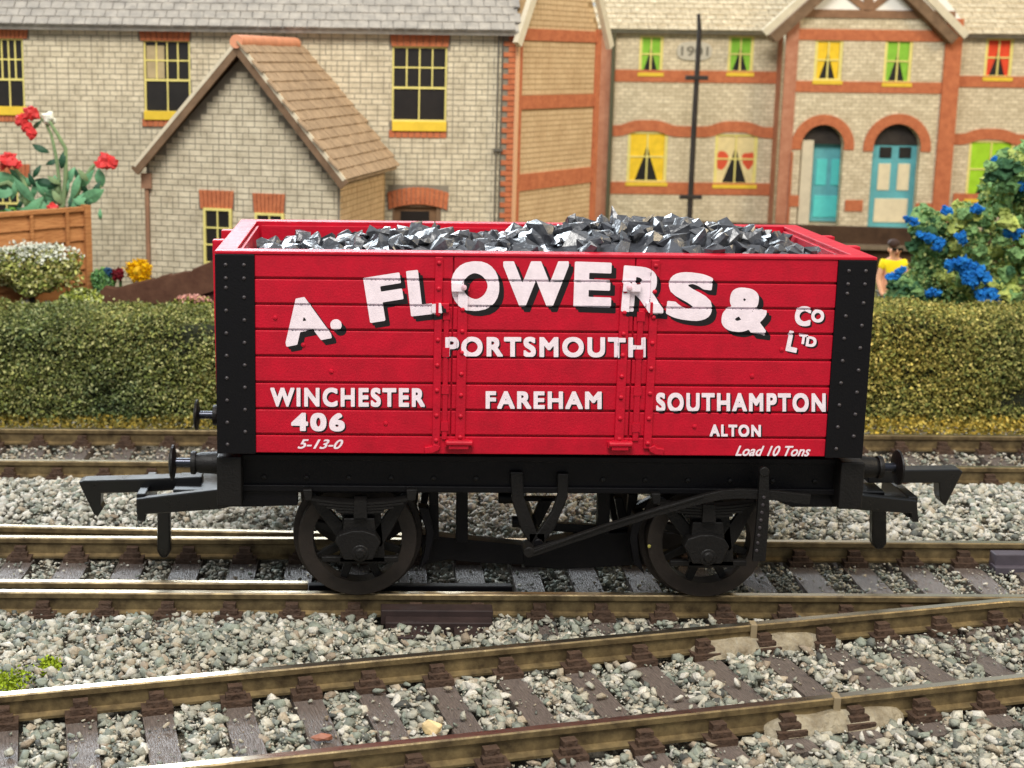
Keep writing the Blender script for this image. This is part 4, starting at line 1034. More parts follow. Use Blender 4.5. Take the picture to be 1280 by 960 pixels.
# plaque
a = rect(846, 890, 52, 76, YH)
pl = MB(); cxp, czp = (a[0]+a[1])/2, (a[2]+a[3])/2; hw, hh = (a[1]-a[0])/2, (a[3]-a[2])/2
pts = [(cxp+hw*math.copysign(abs(math.cos(t))**.6, math.cos(t)), czp+hh*math.copysign(abs(math.sin(t))**.8, math.sin(t))) for t in np.linspace(0, 2*PI, 28)[:-1]]
po = obj('date_plaque', pl.prism(pts, YH-.05, YH+.0), mat('plaque_stone', C(196, 188, 170), .8), RH, bevel=.02)
M_engr = mat('engraved', C(120, 114, 100), .8)
for V, F in glyphs('1901', .02, 0, .03):
    obj('digit', MB().add([(cxp-hw*.78+v[0]*hw*1.56, YH-.056, czp-hh*.5+v[1]*hh) for v in V], F), M_engr, po, fix=False)
# windows with curtains
CM = {'green': C(136, 190, 60), 'yellow': C(238, 198, 46), 'cream': C(226, 206, 150), 'red': C(224, 74, 40), 'lime': C(160, 208, 40)}
def cwin(px4, kind, Y):
    x0, x1, z0, z1 = rect(*px4, Y); f = MB(); fw = .09; Yf = Y+.02; yb = Y+.1
    f.box(x0, x0+fw, Yf, yb, z0, z1); f.box(x1-fw, x1, Yf, yb, z0, z1); f.box(x0+fw, x1-fw, Yf, yb, z1-fw*.6, z1); f.box(x0+fw, x1-fw, Yf, yb, z0, z0+fw)
    xm = (x0+x1)/2; zm = z0+(z1-z0)*.52; b = .022
    f.box(x0+fw, x1-fw, Yf+.01, yb, zm-b, zm+b); f.box(xm-b, xm+b, Yf+.012, yb-.002, z0+fw, z1-fw*.6)
    wdw = obj('window', f, M_yellow, RH)
    for (a, b_) in ((z0+fw, zm-b), (zm+b, z1-fw*.6)):
        for (c, d_) in ((x0+fw, xm-b), (xm+b, x1-fw)): obj('pane', MB().box(c, d_, Y+.085, Y+.095, a, b_), M_glass, wdw)
    cm = mat(kind+'_curtain', CM[kind], .85, var=.12, vs=5); spread = (x1-x0)*.30
    for s in (-1, 1):
        xe = x0+fw if s < 0 else x1-fw
        pts = [(xe, z1-fw*.6), (xm, z1-fw*.6), (xm, z0+(z1-z0)*.78), (xm+s*spread*.3, z0+(z1-z0)*.5), (xm+s*spread*.95, z0+fw), (xe, z0+fw)]
        cu = obj('curtain', MB().prism(pts, Y+.06, Y+.08), cm, wdw)
        if kind == 'cream':
            obj('curtain_motif', MB().blob((xm+s*(x1-x0)*.31, Y+.058, z0+(z1-z0)*.5), (x1-x0)*.15, 2, .3, (1, .05, 1.3)), mat('red_motif', C(214, 84, 50), .8), cu)
    obj('window_sill', MB().box(x0-.03, x1+.03, Y-.06, Y+.03, z0-.08, z0+.03), M_sill, wdw)
for k in wins:
    for r in wins[k]: cwin(r, k, YH)
for k in bw:
    for r in bw[k]: cwin(r, k, YB)
# doors
M_teal = mat('turquoise_paint', C(98, 172, 180), .6, .4, var=.15, vs=3); M_bright = mat('bright_turquoise', C(90, 206, 204), .6, var=.1); M_panel = mat('cream_panel', C(226, 212, 178), .7, var=.1)
obj('porch_back', MB().box(bx0+.2, bx1-.2, YB+.55, YB+.6, -.02, zg-.1), M_cream, RH)
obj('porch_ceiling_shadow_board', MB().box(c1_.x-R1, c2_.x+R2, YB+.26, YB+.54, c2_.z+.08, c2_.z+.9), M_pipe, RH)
def door(px4, Y, panels, pm, base):
    x0, x1, z0, z1 = rect(*px4, Y); dd = obj('door', MB().box(x0, x1, Y, Y+.08, z0, z1), M_teal, RH, bevel=.02)
    for (a, b, c, e, mt) in panels: obj('door_panel', MB().box(x0+(x1-x0)*a, x0+(x1-x0)*b, Y-.03, Y+.01, z0+(z1-z0)*c, z0+(z1-z0)*e), mt, dd, bevel=.015)
door((1015, 1057, 168, 277), YB+.45, [(.1, .42, .42, .72, M_bright), (.55, .88, .42, .72, M_bright), (.08, .92, .05, .30, M_bright)], 0, 0)
door((1087, 1145, 172, 287), YB+.3, [(.16, .42, .43, .72, M_panel), (.58, .84, .43, .72, M_panel), (.13, .85, .08, .34, M_panel), (.16, .42, .78, .9, M_glass), (.58, .84, .78, .9, M_glass)], 0, 0)
for r in ((999, 1013, 175, 280), (1079, 1086, 180, 288), (1146, 1150, 180, 288)):
    a = rect(*r, YB+.2); obj('door_jamb', MB().box(a[0], a[1], YB+.1, YB+.4, a[2], a[3]), M_cream, RH)
a = rect(995, 1160, 278, 293, YB+.1); obj('door_step', MB().box(a[0], a[1], YB-.1, YB+.5, -.02, a[2]+.1), M_cream, RH)
# roof
pr = math.radians(42); vv = Vector((0, math.cos(pr), math.sin(pr)))
for (xa, xb) in ((at(746, 30, YH).x, at(1030, 30, YH).x), (at(1150, 30, YH).x, xh1)):
    o0 = Vector((xa, YH-.35, hze)); o1 = Vector((xb, YH-.35, hze)); L_ = 5
    obj('roof', MB().add([o0, o1, o1+vv*L_, o0+vv*L_, o0+Vector((0, .1, -.1)), o1+Vector((0, .1, -.1)), o1+vv*L_+Vector((0, .3, -.3)), o0+vv*L_+Vector((0, .3, -.3))], [(0, 1, 2, 3), (4, 7, 6, 5), (0, 4, 5, 1), (1, 5, 6, 2), (2, 6, 7, 3), (3, 7, 4, 0)]), M_slate, RH)
    tiles(RH, 'roof_slate', o0, (1, 0, 0), vv, int((xb-xa)/.3), 20, .3, .24, M_flint, 0)
obj('rear_block', MB().box(xh0+.1, xh1-.1, YH+.26, YH+6, 0, hze), M_mortar, RH)
# post in front of the house
YP = 27.2
pl_ = thing('signal_post', 'thin black post with two short crossbars standing in front of the flint house', 'post', (at(868, 200, YP).x, YP, 0))
a = rect(864, 871, 17, 300, YP); xcp = (a[0]+a[1])/2
obj('pole', MB().tube([(xcp, YP, 0), (xcp, YP, a[3]*.6), (xcp+.02, YP, a[3]-.5), (xcp-.03, YP, a[3])], [.085, .08, .07, .05], 10), M_pipe, pl_, smooth=True)
for yy in (97, 246):
    c = at(868, yy, YP); obj('crossbar', MB().box(xcp-.32, xcp+.33, YP-.1, YP+.08, c.z-.07, c.z+.06), M_pipe, pl_, bevel=.02)

# ------------------------------------------------------------------ GARDENS
# brown wall right
YG = 25.5
a0 = at(940, 278, 26.5); a1 = at(1420, 300, 24.5)
M_bwall = mat('brown_wall', C(84, 62, 46), .85, .2, col2=C(58, 42, 32), vs=2.5, bump=.5, bs=8)
gw = thing('garden_wall', 'low dark brown wall with a paler ledge in front of the arched doors', 'wall', ((a0.x+a1.x)/2, 25.5, 0))
def slantwall(x0, y0, x1, y1, z0a, z1a, z0b, z1b, t):
    return MB().add([(x0, y0, z0a), (x1, y1, z0b), (x1, y1+t, z0b), (x0, y0+t, z0a), (x0, y0, z1a), (x1, y1, z1b), (x1, y1+t, z1b), (x0, y0+t, z1a)], [(0, 3, 2, 1), (4, 5, 6, 7), (0, 1, 5, 4), (1, 2, 6, 5), (2, 3, 7, 6), (3, 0, 4, 7)])
obj('wall_face', slantwall(a0.x-2, 26.5, a1.x, 24.5, -.02, a0.z, -.02, a0.z-.05, .3), M_bwall, gw)
lz = at(1180, 309, 25.2).z
obj('ledge', slantwall(a0.x-2, 26.3, a1.x, 24.3, lz-.12, lz, lz-.14, lz, .3), mat('ledge_paint', C(120, 104, 84), .8, var=.2), gw)
# sloping wall left
Ys = 11.6
sw = thing('garden_wall', 'sloping dark brown wall with rough top edge in front of the gabled wing', 'wall', (at(200, 370, Ys).x, Ys, 0))
top = [(124, 366), (130, 359), (145, 362), (158, 358), (190, 350), (192, 351), (200, 347), (212, 344), (214, 345), (230, 341), (238, 341), (240, 338), (255, 332), (266, 327), (320, 305)]
bot = [(320, 345), (269, 363), (230, 375), (200, 386), (180, 393), (135, 395)]
obj('coping', MB().pxprism(top+bot, Ys, .25), mat('rough_brown_plaster', C(104, 74, 58), .9, .15, col2=C(78, 52, 42), vs=3, bump=.4, bs=9, bd=.03), sw)
b_ = at(150, 395, Ys+.1); e_ = at(330, 395, Ys+.1)
obj('wall_base', MB().prism([(b_.x, -.02), (e_.x, -.02), (e_.x, at(330, 338, Ys).z), (at(180, 392, Ys).x, at(180, 392, Ys).z-.05), (b_.x, at(150, 396, Ys).z)], Ys+.08, Ys+.3), mat('dark_red_brown', C(66, 36, 28), .9), sw)
# lap fence panel
A = Vector((at(-60, 300, 10.6).x, 10.6, 0)); Bp = Vector((at(104, 300, 12.4).x, 12.4, 0)); uf = (Bp-A).normalized(); Lf = (Bp-A).length
frF = Matrix((uf, Vector((0, 0, 1)).cross(uf), Vector((0, 0, 1)))).transposed().to_4x4(); frF.translation = A
M_fence = mat('orange_fence', C(188, 132, 82), .75, .25, col2=C(156, 102, 60), vs=3, bump=.7, bs=6, bd=.03, stretch=(1, 1, 5))
fn = thing('fence_panel', 'orange brown lap fence panel behind the white flowering bush', 'fence', tuple((A+Bp)/2))
fz = at(104, 264, 12.4).z; k = 11; hgt = fz/k
for i in range(k):
    z0 = i*hgt
    mb = MB().add([frF @ Vector(v) for v in [(0, -.05, z0), (Lf, -.05, z0), (Lf, .0, z0+hgt+.02), (0, .0, z0+hgt+.02), (0, -.02, z0), (Lf, -.02, z0), (Lf, .03, z0+hgt+.02), (0, .03, z0+hgt+.02)]], [(0, 1, 2, 3), (7, 6, 5, 4), (0, 4, 5, 1), (1, 5, 6, 2), (2, 6, 7, 3), (3, 7, 4, 0)])
    obj('slat', mb, M_fence, fn)
for t in (.3, .58, .86): obj('batten', MB().box(Lf*t-.03, Lf*t+.03, -.085, -.03, 0, fz, frF), M_fence, fn)
obj('fence_top', MB().box(0, Lf+.05, -.08, .06, fz, fz+.09, frF), M_fence, fn, bevel=.015)
obj('fence_post', MB().box(Lf, Lf+.13, -.11, .08, 0, fz+.12, frF), M_fence, fn, bevel=.015)
obj('fence_post', MB().box(Lf*.1, Lf*.1+.1, -.12, .08, 0, fz+.05, frF), mat('dark_post', C(60, 34, 26), .8), fn, bevel=.015)

# hedges
def hedge(name, x0, x1, y0, y1, z1, n, cols, label):
    h = thing(name, label, 'hedge', ((x0+x1)/2, (y0+y1)/2, 0)); zb_ = -.3
    def surf(n):
        k = rng.random(n); f = np.where(k < .55, 0, np.where(k < .9, 1, np.where(k < .96, 2, 3)))
        u = rng.random(n); v = rng.random(n); X = x0+(x1-x0)*u; rr = .28
        Y = np.where(f == 0, y0, np.where(f == 1, y0+(y1-y0)*v, y1)); Z = np.where(f == 1, z1, zb_+(z1-zb_)*v)
        X = np.where(f == 3, np.where(u < .5, x0, x1), X); Y = np.where(f == 3, y0+(y1-y0)*rng.random(n), Y)
        # round the long edges
        cy = (y0+y1)/2; hy = (y1-y0)/2-rr; dy = np.clip(Y-cy, -hy, hy); dz = np.minimum(Z, z1-rr)
        oy, oz = Y-cy-dy, Z-dz; l = np.sqrt(oy**2+oz**2)+1e-6; sc = np.where((np.abs(oy) > 0) & (oz > 0), np.minimum(1, rr/l), 1)
        Y = cy+dy+oy*sc; Z = dz+oz*sc; return np.stack([X, Y, Z], 1)
    P = surf(n)
    nz = np.array([noise.noise(Vector(p)*2.2) for p in P[:, :]])
    nz2 = np.array([noise.noise(Vector(p)*.9+Vector((9, 3, 1))) for p in P[:, :]])
    P += rng.normal(size=P.shape)*.04; P[:, 1] -= nz*.12+nz2*.15; P[:, 2] += np.clip((P[:, 2]-z1+.9)/.9, 0, 1)*(nz*.10+nz2*.14)
    cc = np.array([C(*c) for c in cols]); col = cc[rng.integers(0, len(cc), n)]*rng.uniform(.6, 1.3, (n, 1))
    lf = np.array([noise.noise(Vector(p)*.55+Vector((2, 8, 5))) for p in P[:, :]]); col *= np.stack([1+.55*lf, 1+.35*lf, 1+.1*lf], 1)
    px_, py_ = project(P); dens = (px_ > -200) & (px_ < 1480)
    obj('foliage', leaves(P[dens], rng.uniform(.04, .085, n)[dens], col[dens], M_leaf), None, h, stuff=True)
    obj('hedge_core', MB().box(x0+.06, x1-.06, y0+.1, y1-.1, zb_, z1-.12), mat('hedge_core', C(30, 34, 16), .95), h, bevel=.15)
hzL = at(100, 393, 9.7).z; hzR = at(1180, 390, 10.1).z
hedge('hedge', -11, 1.2, 9.15, 10.8, hzL, 95000, [(132, 140, 76), (108, 120, 62), (156, 160, 98), (86, 98, 54), (178, 180, 124), (124, 138, 92)], 'dark olive green clipped hedge left of the wagon')
hedge('hedge', 1.25, 13.5, 9.55, 11.1, hzR, 90000, [(178, 170, 92), (142, 142, 74), (110, 118, 60), (204, 192, 116), (130, 140, 80), (160, 156, 86)], 'yellowish green clipped hedge right of the wagon')
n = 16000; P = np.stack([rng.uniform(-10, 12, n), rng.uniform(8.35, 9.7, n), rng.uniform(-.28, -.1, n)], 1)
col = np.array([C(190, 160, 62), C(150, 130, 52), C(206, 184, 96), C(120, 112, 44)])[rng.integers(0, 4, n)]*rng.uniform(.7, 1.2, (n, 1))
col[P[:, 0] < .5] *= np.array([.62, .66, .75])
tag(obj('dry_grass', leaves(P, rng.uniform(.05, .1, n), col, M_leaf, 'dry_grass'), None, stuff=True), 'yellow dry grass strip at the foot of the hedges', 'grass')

# bushes
def bush(name, label, cat, c, r, n, cols, size=(.05, .1), core=C(36, 44, 20), trunk=True, sq=(1, 1, 1), lumps=9, topc=None):
    t = thing(name, label, cat, (c[0], c[1], 0)); P = []
    for k in range(lumps):
        d = Vector((random.gauss(0, 1), random.gauss(0, 1), random.gauss(0, 1))).normalized()
        lc = Vector(c)+Vector((d.x*sq[0], d.y*sq[1], d.z*sq[2]))*r*.55; lr = r*random.uniform(.35, .55)
        m_ = n//lumps; v = rng.normal(size=(m_, 3)); v /= np.linalg.norm(v, axis=1)[:, None]; P.append(np.array(lc)+v*lr*rng.uniform(.75, 1.05, (m_, 1))*np.array(sq))
    v = rng.normal(size=(n//2, 3)); v /= np.linalg.norm(v, axis=1)[:, None]; v[:, 2] = np.where(v[:, 2] < -.5, -.5, v[:, 2]); P.append(np.array(c)+v*r*rng.uniform(.6, .9, (n//2, 1))*np.array(sq))
    P = np.vstack(P); cc = np.array([C(*q_) for q_ in cols]); col = cc[rng.integers(0, len(cc), len(P))]*rng.uniform(.7, 1.25, (len(P), 1))
    if topc:
        up_ = (P[:, 2]-c[2])/(r*sq[2]) > rng.uniform(.25, .8, len(P)); col[up_] = np.array(C(*topc))*rng.uniform(.85, 1.05, (up_.sum(), 1))
    nn = np.array([noise.noise(Vector(q_)*2.3) for q_ in P]); P = np.array(c)+(P-np.array(c))*(1+.4*nn)[:, None]
    obj('foliage', leaves(P, rng.uniform(*size, len(P)), np.clip(col, 0, .9), M_leaf), None, t, stuff=True)
    mb = MB().blob(c, r*.55, 2, .2, sq); obj('inner_growth', mb, mat('bush_core', core, .95), t)
    if trunk: obj('trunk', MB().tube([(c[0], c[1], 0), (c[0]+.05, c[1], c[2]*.5), (c[0]-.03, c[1], c[2])], [.09, .07, .05], 8), mat('trunk', C(40, 30, 24), .9), t)
    return t
c = at(38, 342, 11.1)
# keep positions at real depth
bush('flowering_bush', 'round bush with white blossom on top and yellow green leaves, in front of the fence', 'bush', (at(38, 337, 11.2).x, 11.2, at(38, 337, 11.2).z), .88, 7000, [(196, 200, 116), (150, 160, 80), (220, 220, 160), (108, 122, 60), (164, 156, 92)], topc=(232, 236, 222), sq=(1.0, .7, .62))
bush('small_bush', 'small lime green bush with pale flowers beside the brown sloping wall', 'bush', (at(104, 386, 11.1).x, 11.1, at(104, 378, 11.1).z), .38, 2600, [(196, 206, 96), (150, 160, 70), (216, 222, 160), (110, 130, 60)], trunk=False, sq=(1.1, .7, .8))
bush('pink_flower_bush', 'low bush with pink blossom behind the hedge beside the wagon corner', 'bush', (at(243, 384, 11.15).x, 11.15, at(243, 383, 11.15).z), .36, 2400, [(140, 150, 60), (110, 124, 50), (170, 176, 90)], trunk=False, sq=(1.2, .5, .6), topc=(236, 178, 164))
bush('garden_plant', 'soft pale green plant between the fence and the yellow flower', 'plant', (at(132, 352, 12.2).x, 12.2, at(132, 352, 12.2).z), .30, 1500, [(130, 176, 120), (96, 150, 90), (150, 200, 110)], trunk=False, sq=(.8, .6, 1.1))
def bloom(name, label, px_, py_, Y, r, c, n=900, sz=(.04, .09)):
    p_ = at(px_, py_, Y); t = thing(name, label, 'flower', (p_.x, Y, 0)); v = rng.normal(size=(n, 3)); v /= np.linalg.norm(v, axis=1)[:, None]
    P = np.array(p_)+v*r*rng.uniform(.35, 1.0, (n, 1))*np.array([1.1, .8, 1])*np.array([1+.45*noise.noise(Vector(q_)*2.5+Vector((px_, 0, 0))) for q_ in v])[:, None]
    obj('petals', leaves(P, rng.uniform(*sz, n), np.array(C(*c))*rng.uniform(.8, 1.1, (n, 1)), M_leaf, 'petals'), None, t); obj('flower_heart', MB().blob(p_, r*.7, 2, .3), mat(name+'_heart', C(*[q_*.85 for q_ in c]), .8), t)
    obj('stem', MB().tube([(p_.x, Y+.05, 0), (p_.x+.03, Y+.05, p_.z)], .03, 6), mat('stem', C(60, 90, 40), .8), t)
bloom('yellow_flower', 'large bright yellow flower head above the sloping brown wall', 173, 338, 12.0, .23, (255, 202, 10), 1500)
bloom('red_flower', 'dark red flower bud left of the big yellow flower', 148, 343, 12.1, .12, (140, 36, 46), 400)
bloom('blue_flower', 'small blue flower left of the dark red bud', 135, 341, 12.15, .10, (64, 110, 150), 400)
# white and blue ornament behind left hedge
p_ = at(30, 386, 10.95)
og = thing('garden_chair', 'small white and blue garden seat half hidden behind the left hedge under the flowering bush', 'seat', (p_.x+.1, 10.95, 0))
zt_ = at(30, 378, 10.95).z; x_a, x_b = at(25, 385, 10.95).x, at(58, 385, 10.95).x
obj('side_panel', MB().box(x_a, x_a+.1, 10.9, 11.3, 0, zt_), mat('white_paint', C(226, 226, 226), .6), og, bevel=.015)
obj('side_panel', MB().box(x_b-.1, x_b, 10.9, 11.3, 0, zt_-.02), mat('pale_blue_paint', C(170, 184, 204), .6), og, bevel=.015)
obj('seat_back', MB().box(x_a+.1, x_b-.1, 11.2, 11.28, 0, zt_-.06), mat('blue_paint', C(72, 116, 166), .6, var=.3, vs=6), og)
obj('seat', MB().box(x_a+.1, x_b-.1, 10.92, 11.2, .55, .62), bpy.data.materials['blue_paint'], og)

# rose plant behind the fence
YR_ = 12.9
rp = thing('rose_plant', 'tall rose plant with red blooms and broad green leaves growing behind the fence panel', 'plant', (at(70, 260, YR_).x, YR_, 0))
M_stem = mat('rose_stem', C(126, 150, 104), .7, var=.2); M_rleaf = mat('rose_leaf', C(104, 158, 116), .6, .4, var=.4, vs=3); M_dleaf = mat('dark_rose_leaf', C(30, 74, 48), .6, var=.2); M_rose = mat('rose_petal', C(208, 50, 50), .6, var=.25, vs=8)
def px3(pts, Y=YR_, dy=0): return [at(a, b, Y+dy*i) for i, (a, b) in enumerate(pts)]
for pts, r0_, r1_ in (([(72, 300), (76, 262), (74, 225), (70, 195), (64, 168), (56, 152), (44, 142)], .045, .022), ([(78, 262), (82, 222), (82, 186), (72, 168), (62, 152)], .05, .03), ([(84, 290), (92, 252), (104, 225), (116, 208), (124, 202)], .06, .03),
                      ([(50, 290), (40, 260), (28, 240), (10, 228), (-6, 232)], .07, .04), ([(56, 290), (40, 250), (28, 224), (16, 205)], .06, .03), ([(96, 290), (104, 262), (116, 245), (126, 232)], .05, .03)):
    v = px3(pts, YR_, random.uniform(-.04, .04)); obj('stem', MB().tube(v, [r0_+(r1_-r0_)*i/(len(v)-1) for i in range(len(v))], 8), M_stem, rp, smooth=True)
def leaf(px_, py_, L_, rot, mt, w_=.5, Y=YR_):
    w_ *= .72; L_ *= 1.05
    c = at(px_, py_, Y+random.uniform(-.2, .1)); a = math.radians(rot); mb = MB(); n = 6; vs = []
    tilt = random.uniform(-.5, .5)
    for i in range(n+1):
        t = i/n; wd_ = math.sin(PI*min(1, t*1.02+.02))**.8*w_*L_/2; cx = (t-.5)*L_
        for s in (-1, 0, 1):
            lx, ly = cx, s*wd_; vs.append((c.x+lx*math.cos(a)-ly*math.sin(a), c.y+tilt*ly+.15*abs(ly)+.25*(t-.5)**2, c.z+lx*math.sin(a)+ly*math.cos(a)))
    mb.add(vs, [(i*3+j, i*3+j+1, (i+1)*3+j+1, (i+1)*3+j) for i in range(n) for j in range(2)])
    o = obj('leaf', mb, mt, rp); sd = o.modifiers.new('thick', 'SOLIDIFY'); sd.thickness = .012
for a in [(50, 186, .33, 155, M_dleaf), (65, 203, .26, 200, M_dleaf), (78, 200, .34, 80, M_dleaf), (56, 230, .42, 160, M_dleaf, .7), (70, 232, .4, 100, M_rleaf), (64, 248, .5, 20, M_rleaf, .7), (86, 222, .45, 60, M_rleaf), (95, 232, .5, 70, M_rleaf, .4),
          (108, 225, .5, 55, M_rleaf, .35), (125, 222, .34, 100, M_rleaf, .8), (115, 245, .5, 30, M_rleaf, .7), (120, 236, .3, 60, M_dleaf), (24, 222, .5, 140, M_rleaf), (4, 222, .5, 170, M_rleaf, .6), (6, 240, .45, 10, M_rleaf, .7), (30, 238, .6, 130, M_rleaf, .4),
          (42, 258, .5, 45, M_rleaf), (54, 262, .4, 100, M_rleaf, .7), (90, 258, .4, 90, M_dleaf), (36, 266, .5, 15, M_rleaf, .7), (46, 156, .22, 45, M_rleaf), (100, 250, .45, 40, M_rleaf), (80, 245, .35, 60, M_rleaf)]:
    leaf(*a)
for k in range(46):
    a0_ = random.uniform(-.2, 1); leaf(random.uniform(2, 125), 268-random.random()**1.5*62, random.uniform(.18, .36), random.uniform(20, 160), random.choice([M_rleaf, M_rleaf, M_dleaf, M_stem]), .5)
for px_, py_, r in ((38, 141, .14), (27, 150, .12), (33, 158, .10), (39, 166, .10), (10, 200, .15), (132, 202, .15), (140, 204, .11), (66, 262, .12), (22, 206, .08)):
    c = at(px_, py_, YR_-.1); mb = MB().blob(c, r, 2, .6)
    for k in range(5):
        a = k*1.256; mb.blob((c.x+math.cos(a)*r*.6, c.y-.04, c.z+math.sin(a)*r*.6), r*.5, 1, .4)
    obj('bloom', mb, M_rose, rp)
c = at(61, 148, YR_); obj('bloom', MB().blob(c, .12, 2, .5).blob((c.x+.08, c.y, c.z-.04), .08, 1, .4), mat('white_petal', C(232, 232, 214), .6), rp, label='white rose bloom')
bush('shrub', 'low bright green growth behind the top of the fence panel', 'plant', (at(32, 272, 12.9).x, 12.9, at(32, 274, 12.9).z), .5, 1800, [(110, 160, 70), (80, 130, 60)], trunk=False, sq=(1.3, .4, .5))

# tree on the right with blue flower clumps
YT = 12.4
tr = thing('flowering_tree', 'green sponge leafed tree with bright blue flower clumps behind the right hedge', 'tree', (at(1230, 390, YT).x, YT, 0))
mb = MB().tube([at(1235, 470, YT+.3), at(1232, 390, YT+.3), at(1225, 320, YT+.3), at(1240, 250, YT+.3)], [.16, .13, .1, .05], 8)
for e in ((1150, 330), (1180, 290), (1290, 300), (1130, 370)): mb.tube([at(1230, 370, YT+.3), at((1230+e[0])/2, (350+e[1])/2, YT+.2), at(*e, YT+.1)], [.07, .05, .03], 6)
obj('trunk', mb, mat('tree_bark', C(50, 40, 30), .9), tr)
M_sp = [mat('sponge_%s' % nm, C(*c), .95, .1, var=.3, vs=5, bump=1, bs=16, bd=.08) for nm, c in (('dark', (92, 128, 82)), ('mid', (132, 168, 108)), ('light', (182, 194, 108)), ('deep', (66, 102, 72)))]
pts = []
outline = [(1126, 366, 18), (1160, 336, 20), (1162, 304, 20), (1165, 345, 34), (1130, 372, 22), (1175, 375, 30), (1195, 330, 34), (1180, 290, 26), (1215, 290, 34), (1160, 282, 20), (1208, 270, 18), (1246, 242, 20), (1254, 215, 18), (1268, 215, 22), (1255, 270, 34),
           (1240, 320, 36), (1275, 250, 30), (1285, 300, 36), (1235, 365, 34), (1270, 350, 34), (1210, 370, 28), (1300, 350, 40), (1310, 240, 40), (1335, 300, 40), (1148, 362, 22), (1290, 200, 22)]
foli = [MB() for _ in range(4)]
for px_, py_, r in outline:
    gd_ = random.uniform(-.75, .35); gw = random.choice([[5, 2, 0, 2], [1, 5, 2, 0], [0, 3, 6, 0], [2, 4, 0, 4], [0, 4, 4, 1]] if px_ > 1170 else [[5, 3, 0, 2], [2, 5, 1, 1], [1, 4, 0, 4]])
    for k in range(22):
        a = random.uniform(0, 2*PI); rr = r*math.sqrt(random.random()); d = gd_+random.uniform(-.25, .25)
        c = at(px_+rr*math.cos(a), py_+rr*math.sin(a), YT+d); s = random.uniform(.07, .16)
        foli[random.choices(range(4), gw)[0]].blob(c, s, 2, .75, (1, 1, .85))
for f_, m_ in zip(foli, M_sp): obj('foliage', f_, m_, tr, stuff=True)
fz_ = [];
for px_, py_, r in outline:
    n = int(r*r*.35); a = rng.uniform(0, 2*PI, n); q_ = r*1.05*np.sqrt(rng.random(n)); d = rng.uniform(-.62, .2, n)
    fz_ += [tuple(at(px_+b*math.cos(t), py_+b*math.sin(t), YT+e)) for t, b, e in zip(a, q_, d)]
fz_ = np.array(fz_); cc = np.array([C(128, 164, 104), C(156, 178, 106), C(104, 140, 88), C(184, 194, 120)])
obj('foliage', leaves(fz_, rng.uniform(.05, .10, len(fz_)), cc[rng.integers(0, 4, len(fz_))]*rng.uniform(.7, 1.2, (len(fz_), 1)), M_leaf, 'leaf_tips'), None, tr, stuff=True)
M_blue = mat('blue_flower_sponge', C(52, 144, 222), .9, .1, col2=C(24, 88, 170), vs=6, bump=1, bs=16, bd=.08)
for px_, py_, r in ((1208, 335, .2), (1200, 328, .14), (1222, 345, .2), (1214, 352, .13), (1188, 330, .12), (1232, 368, .2), (1240, 372, .16), (1105, 382, .12), (1124, 340, .12), (1114, 346, .1), (1165, 366, .12), (1161, 297, .13), (1172, 304, .1), (1204, 298, .12),
                    (1184, 263, .10), (1141, 277, .10), (1172, 308, .09), (1262, 292, .13), (1244, 201, .1), (1270, 228, .12), (1262, 229, .1), (1150, 293, .09), (1222, 262, .1)):
    c = at(px_, py_, YT-.9 if py_ > 320 else YT-.75); mb = MB()
    for k in range(12): mb.blob((c.x+random.gauss(0, r*.5), c.y+random.gauss(0, r*.3), c.z+random.gauss(0, r*.35)), r*random.uniform(.25, .5), 2, .9)
    obj('blue_flower_clump', mb, M_blue, tr)

# person
def skin_obj(name, verts, edges, radii, mt, parent, sub=2):
    me = bpy.data.meshes.new(name); me.from_pydata([tuple(v) for v in verts], edges, []); me.materials.append(mt)
    o = bpy.data.objects.new(name, me); link(o, parent)
    s = o.modifiers.new('skin', 'SKIN'); s.use_smooth_shade = True
    for v, r in zip(me.skin_vertices[0].data, radii): v.radius = (r if isinstance(r, tuple) else (r, r))
    me.skin_vertices[0].data[0].use_root = True
    o.modifiers.new('sub', 'SUBSURF').levels = sub; o.modifiers['sub'].render_levels = sub
    return o
YPn = 14.6; fp = at(1119, 302, YPn); Hh = fp.z; k = Hh/1.75; px0 = fp.x
person = thing('person', 'person in yellow shirt and sunglasses standing behind the hedge beside the blue flowering tree', 'person', (px0, YPn, 0))
def pv(x, y, z): return Vector((px0+x*k, YPn+y*k, z*k))
M_skin = mat('skin_paint', C(226, 168, 132), .6, .3); M_shirt = mat('yellow_shirt', C(250, 220, 30), .7, .2, var=.08); M_trou = mat('grey_trousers', C(140, 140, 132), .7, var=.1)
V_ = [pv(0, 0, .95), pv(0, 0, 1.15), pv(0, 0, 1.38), pv(0, -.01, 1.5), pv(0, -.02, 1.56), pv(0, -.02, 1.66), pv(-.16, 0, 1.42), pv(-.23, -.02, 1.15), pv(-.21, -.16, .96), pv(-.20, -.24, .93), pv(.16, 0, 1.42), pv(.23, -.02, 1.15), pv(.22, -.16, .98), pv(.2, -.24, .96),
      pv(-.1, 0, .86), pv(-.11, -.02, .48), pv(-.11, 0, .08), pv(-.11, -.12, .04), pv(.1, 0, .86), pv(.11, -.02, .48), pv(.11, 0, .08), pv(.11, -.12, .04)]
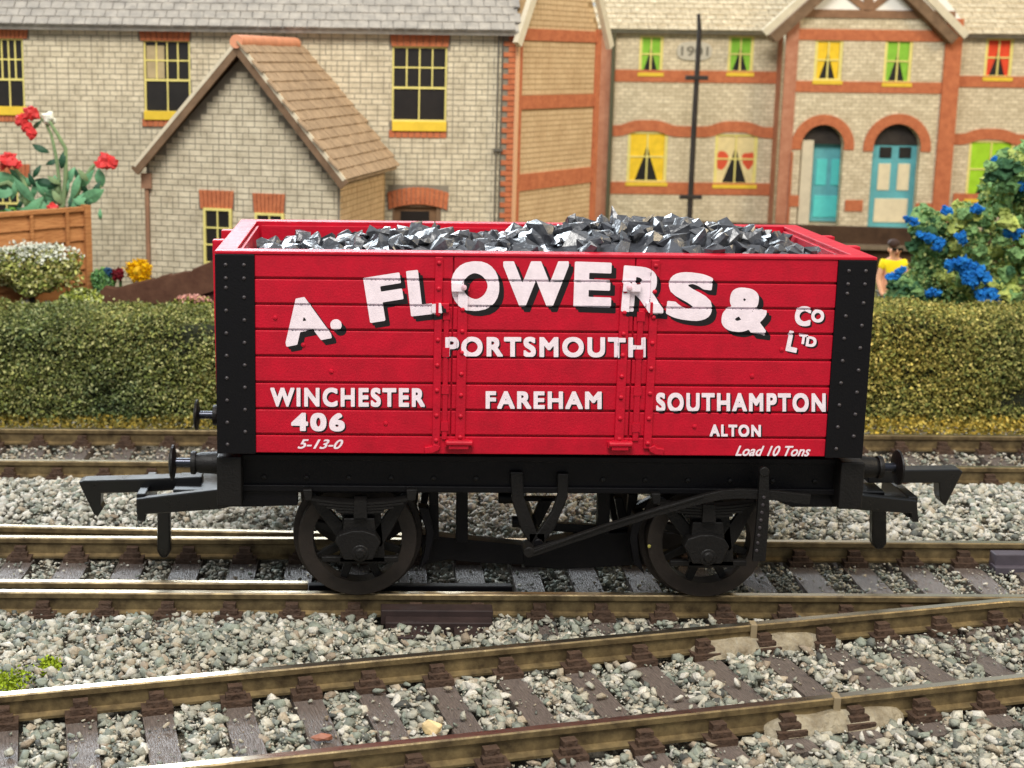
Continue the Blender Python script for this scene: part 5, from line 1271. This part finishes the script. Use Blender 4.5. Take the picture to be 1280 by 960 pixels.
E_ = [(0, 1), (1, 2), (2, 3), (3, 4), (4, 5), (2, 6), (6, 7), (7, 8), (8, 9), (2, 10), (10, 11), (11, 12), (12, 13), (0, 14), (14, 15), (15, 16), (16, 17), (0, 18), (18, 19), (19, 20), (20, 21)]
R_ = [(.15, .1), (.14, .1), (.15, .1), (.055, .055), (.085, .09), (.09, .10), .055, .045, .034, .03, .055, .045, .034, .03, .085, .06, .045, .04, .085, .06, .045, .04]
skin_obj('body', V_, E_, [tuple(q_*k for q_ in r) if isinstance(r, tuple) else r*k for r in R_], M_skin, person)
skin_obj('shirt', [V_[0], V_[1], V_[2], pv(0, 0, 1.455), V_[6], (V_[6]+V_[7])/2, V_[10], (V_[10]+V_[11])/2], [(0, 1), (1, 2), (2, 3), (2, 4), (4, 5), (2, 6), (6, 7)], [tuple(q_*k for q_ in r) for r in ((.15, .12), (.145, .115), (.15, .115), (.07, .07), (.07, .08), (.075, .075), (.08, .08), (.075, .075))], M_shirt, person)
skin_obj('trousers', [V_[0], V_[14], V_[15], V_[16], V_[18], V_[19], V_[20]], [(0, 1), (1, 2), (2, 3), (0, 4), (4, 5), (5, 6)], [r*k for r in (.16, .1, .078, .065, .1, .078, .065)], M_trou, person)
obj('hair', MB().blob(pv(0, .06, 1.715), .092*k, 2, .1, (1, 1, .8)), mat('dark_hair', C(60, 40, 32), .8), person)
obj('sunglasses', MB().box(px0-.085*k, px0-.012*k, YPn-.135*k, YPn-.11*k, 1.625*k, 1.66*k).box(px0+.012*k, px0+.085*k, YPn-.135*k, YPn-.11*k, 1.625*k, 1.66*k).box(px0-.09*k, px0+.09*k, YPn-.125*k, YPn-.10*k, 1.65*k, 1.664*k), mat('dark_lens', C(24, 20, 20), .3), person)
obj('nose', MB().blob(pv(0, -.12, 1.61), .018*k, 1, .1, (1, 1, 1.5)), M_skin, person)
obj('mouth', MB().box(px0-.03*k, px0+.03*k, YPn-.118*k, YPn-.1*k, 1.567*k, 1.575*k), mat('lips', C(160, 80, 70), .7), person)
obj('ears', MB().blob(pv(-.1, -.01, 1.62), .024*k, 1, .1, (.5, 1, 1.4)).blob(pv(.1, -.01, 1.62), .024*k, 1, .1, (.5, 1, 1.4)), M_skin, person)
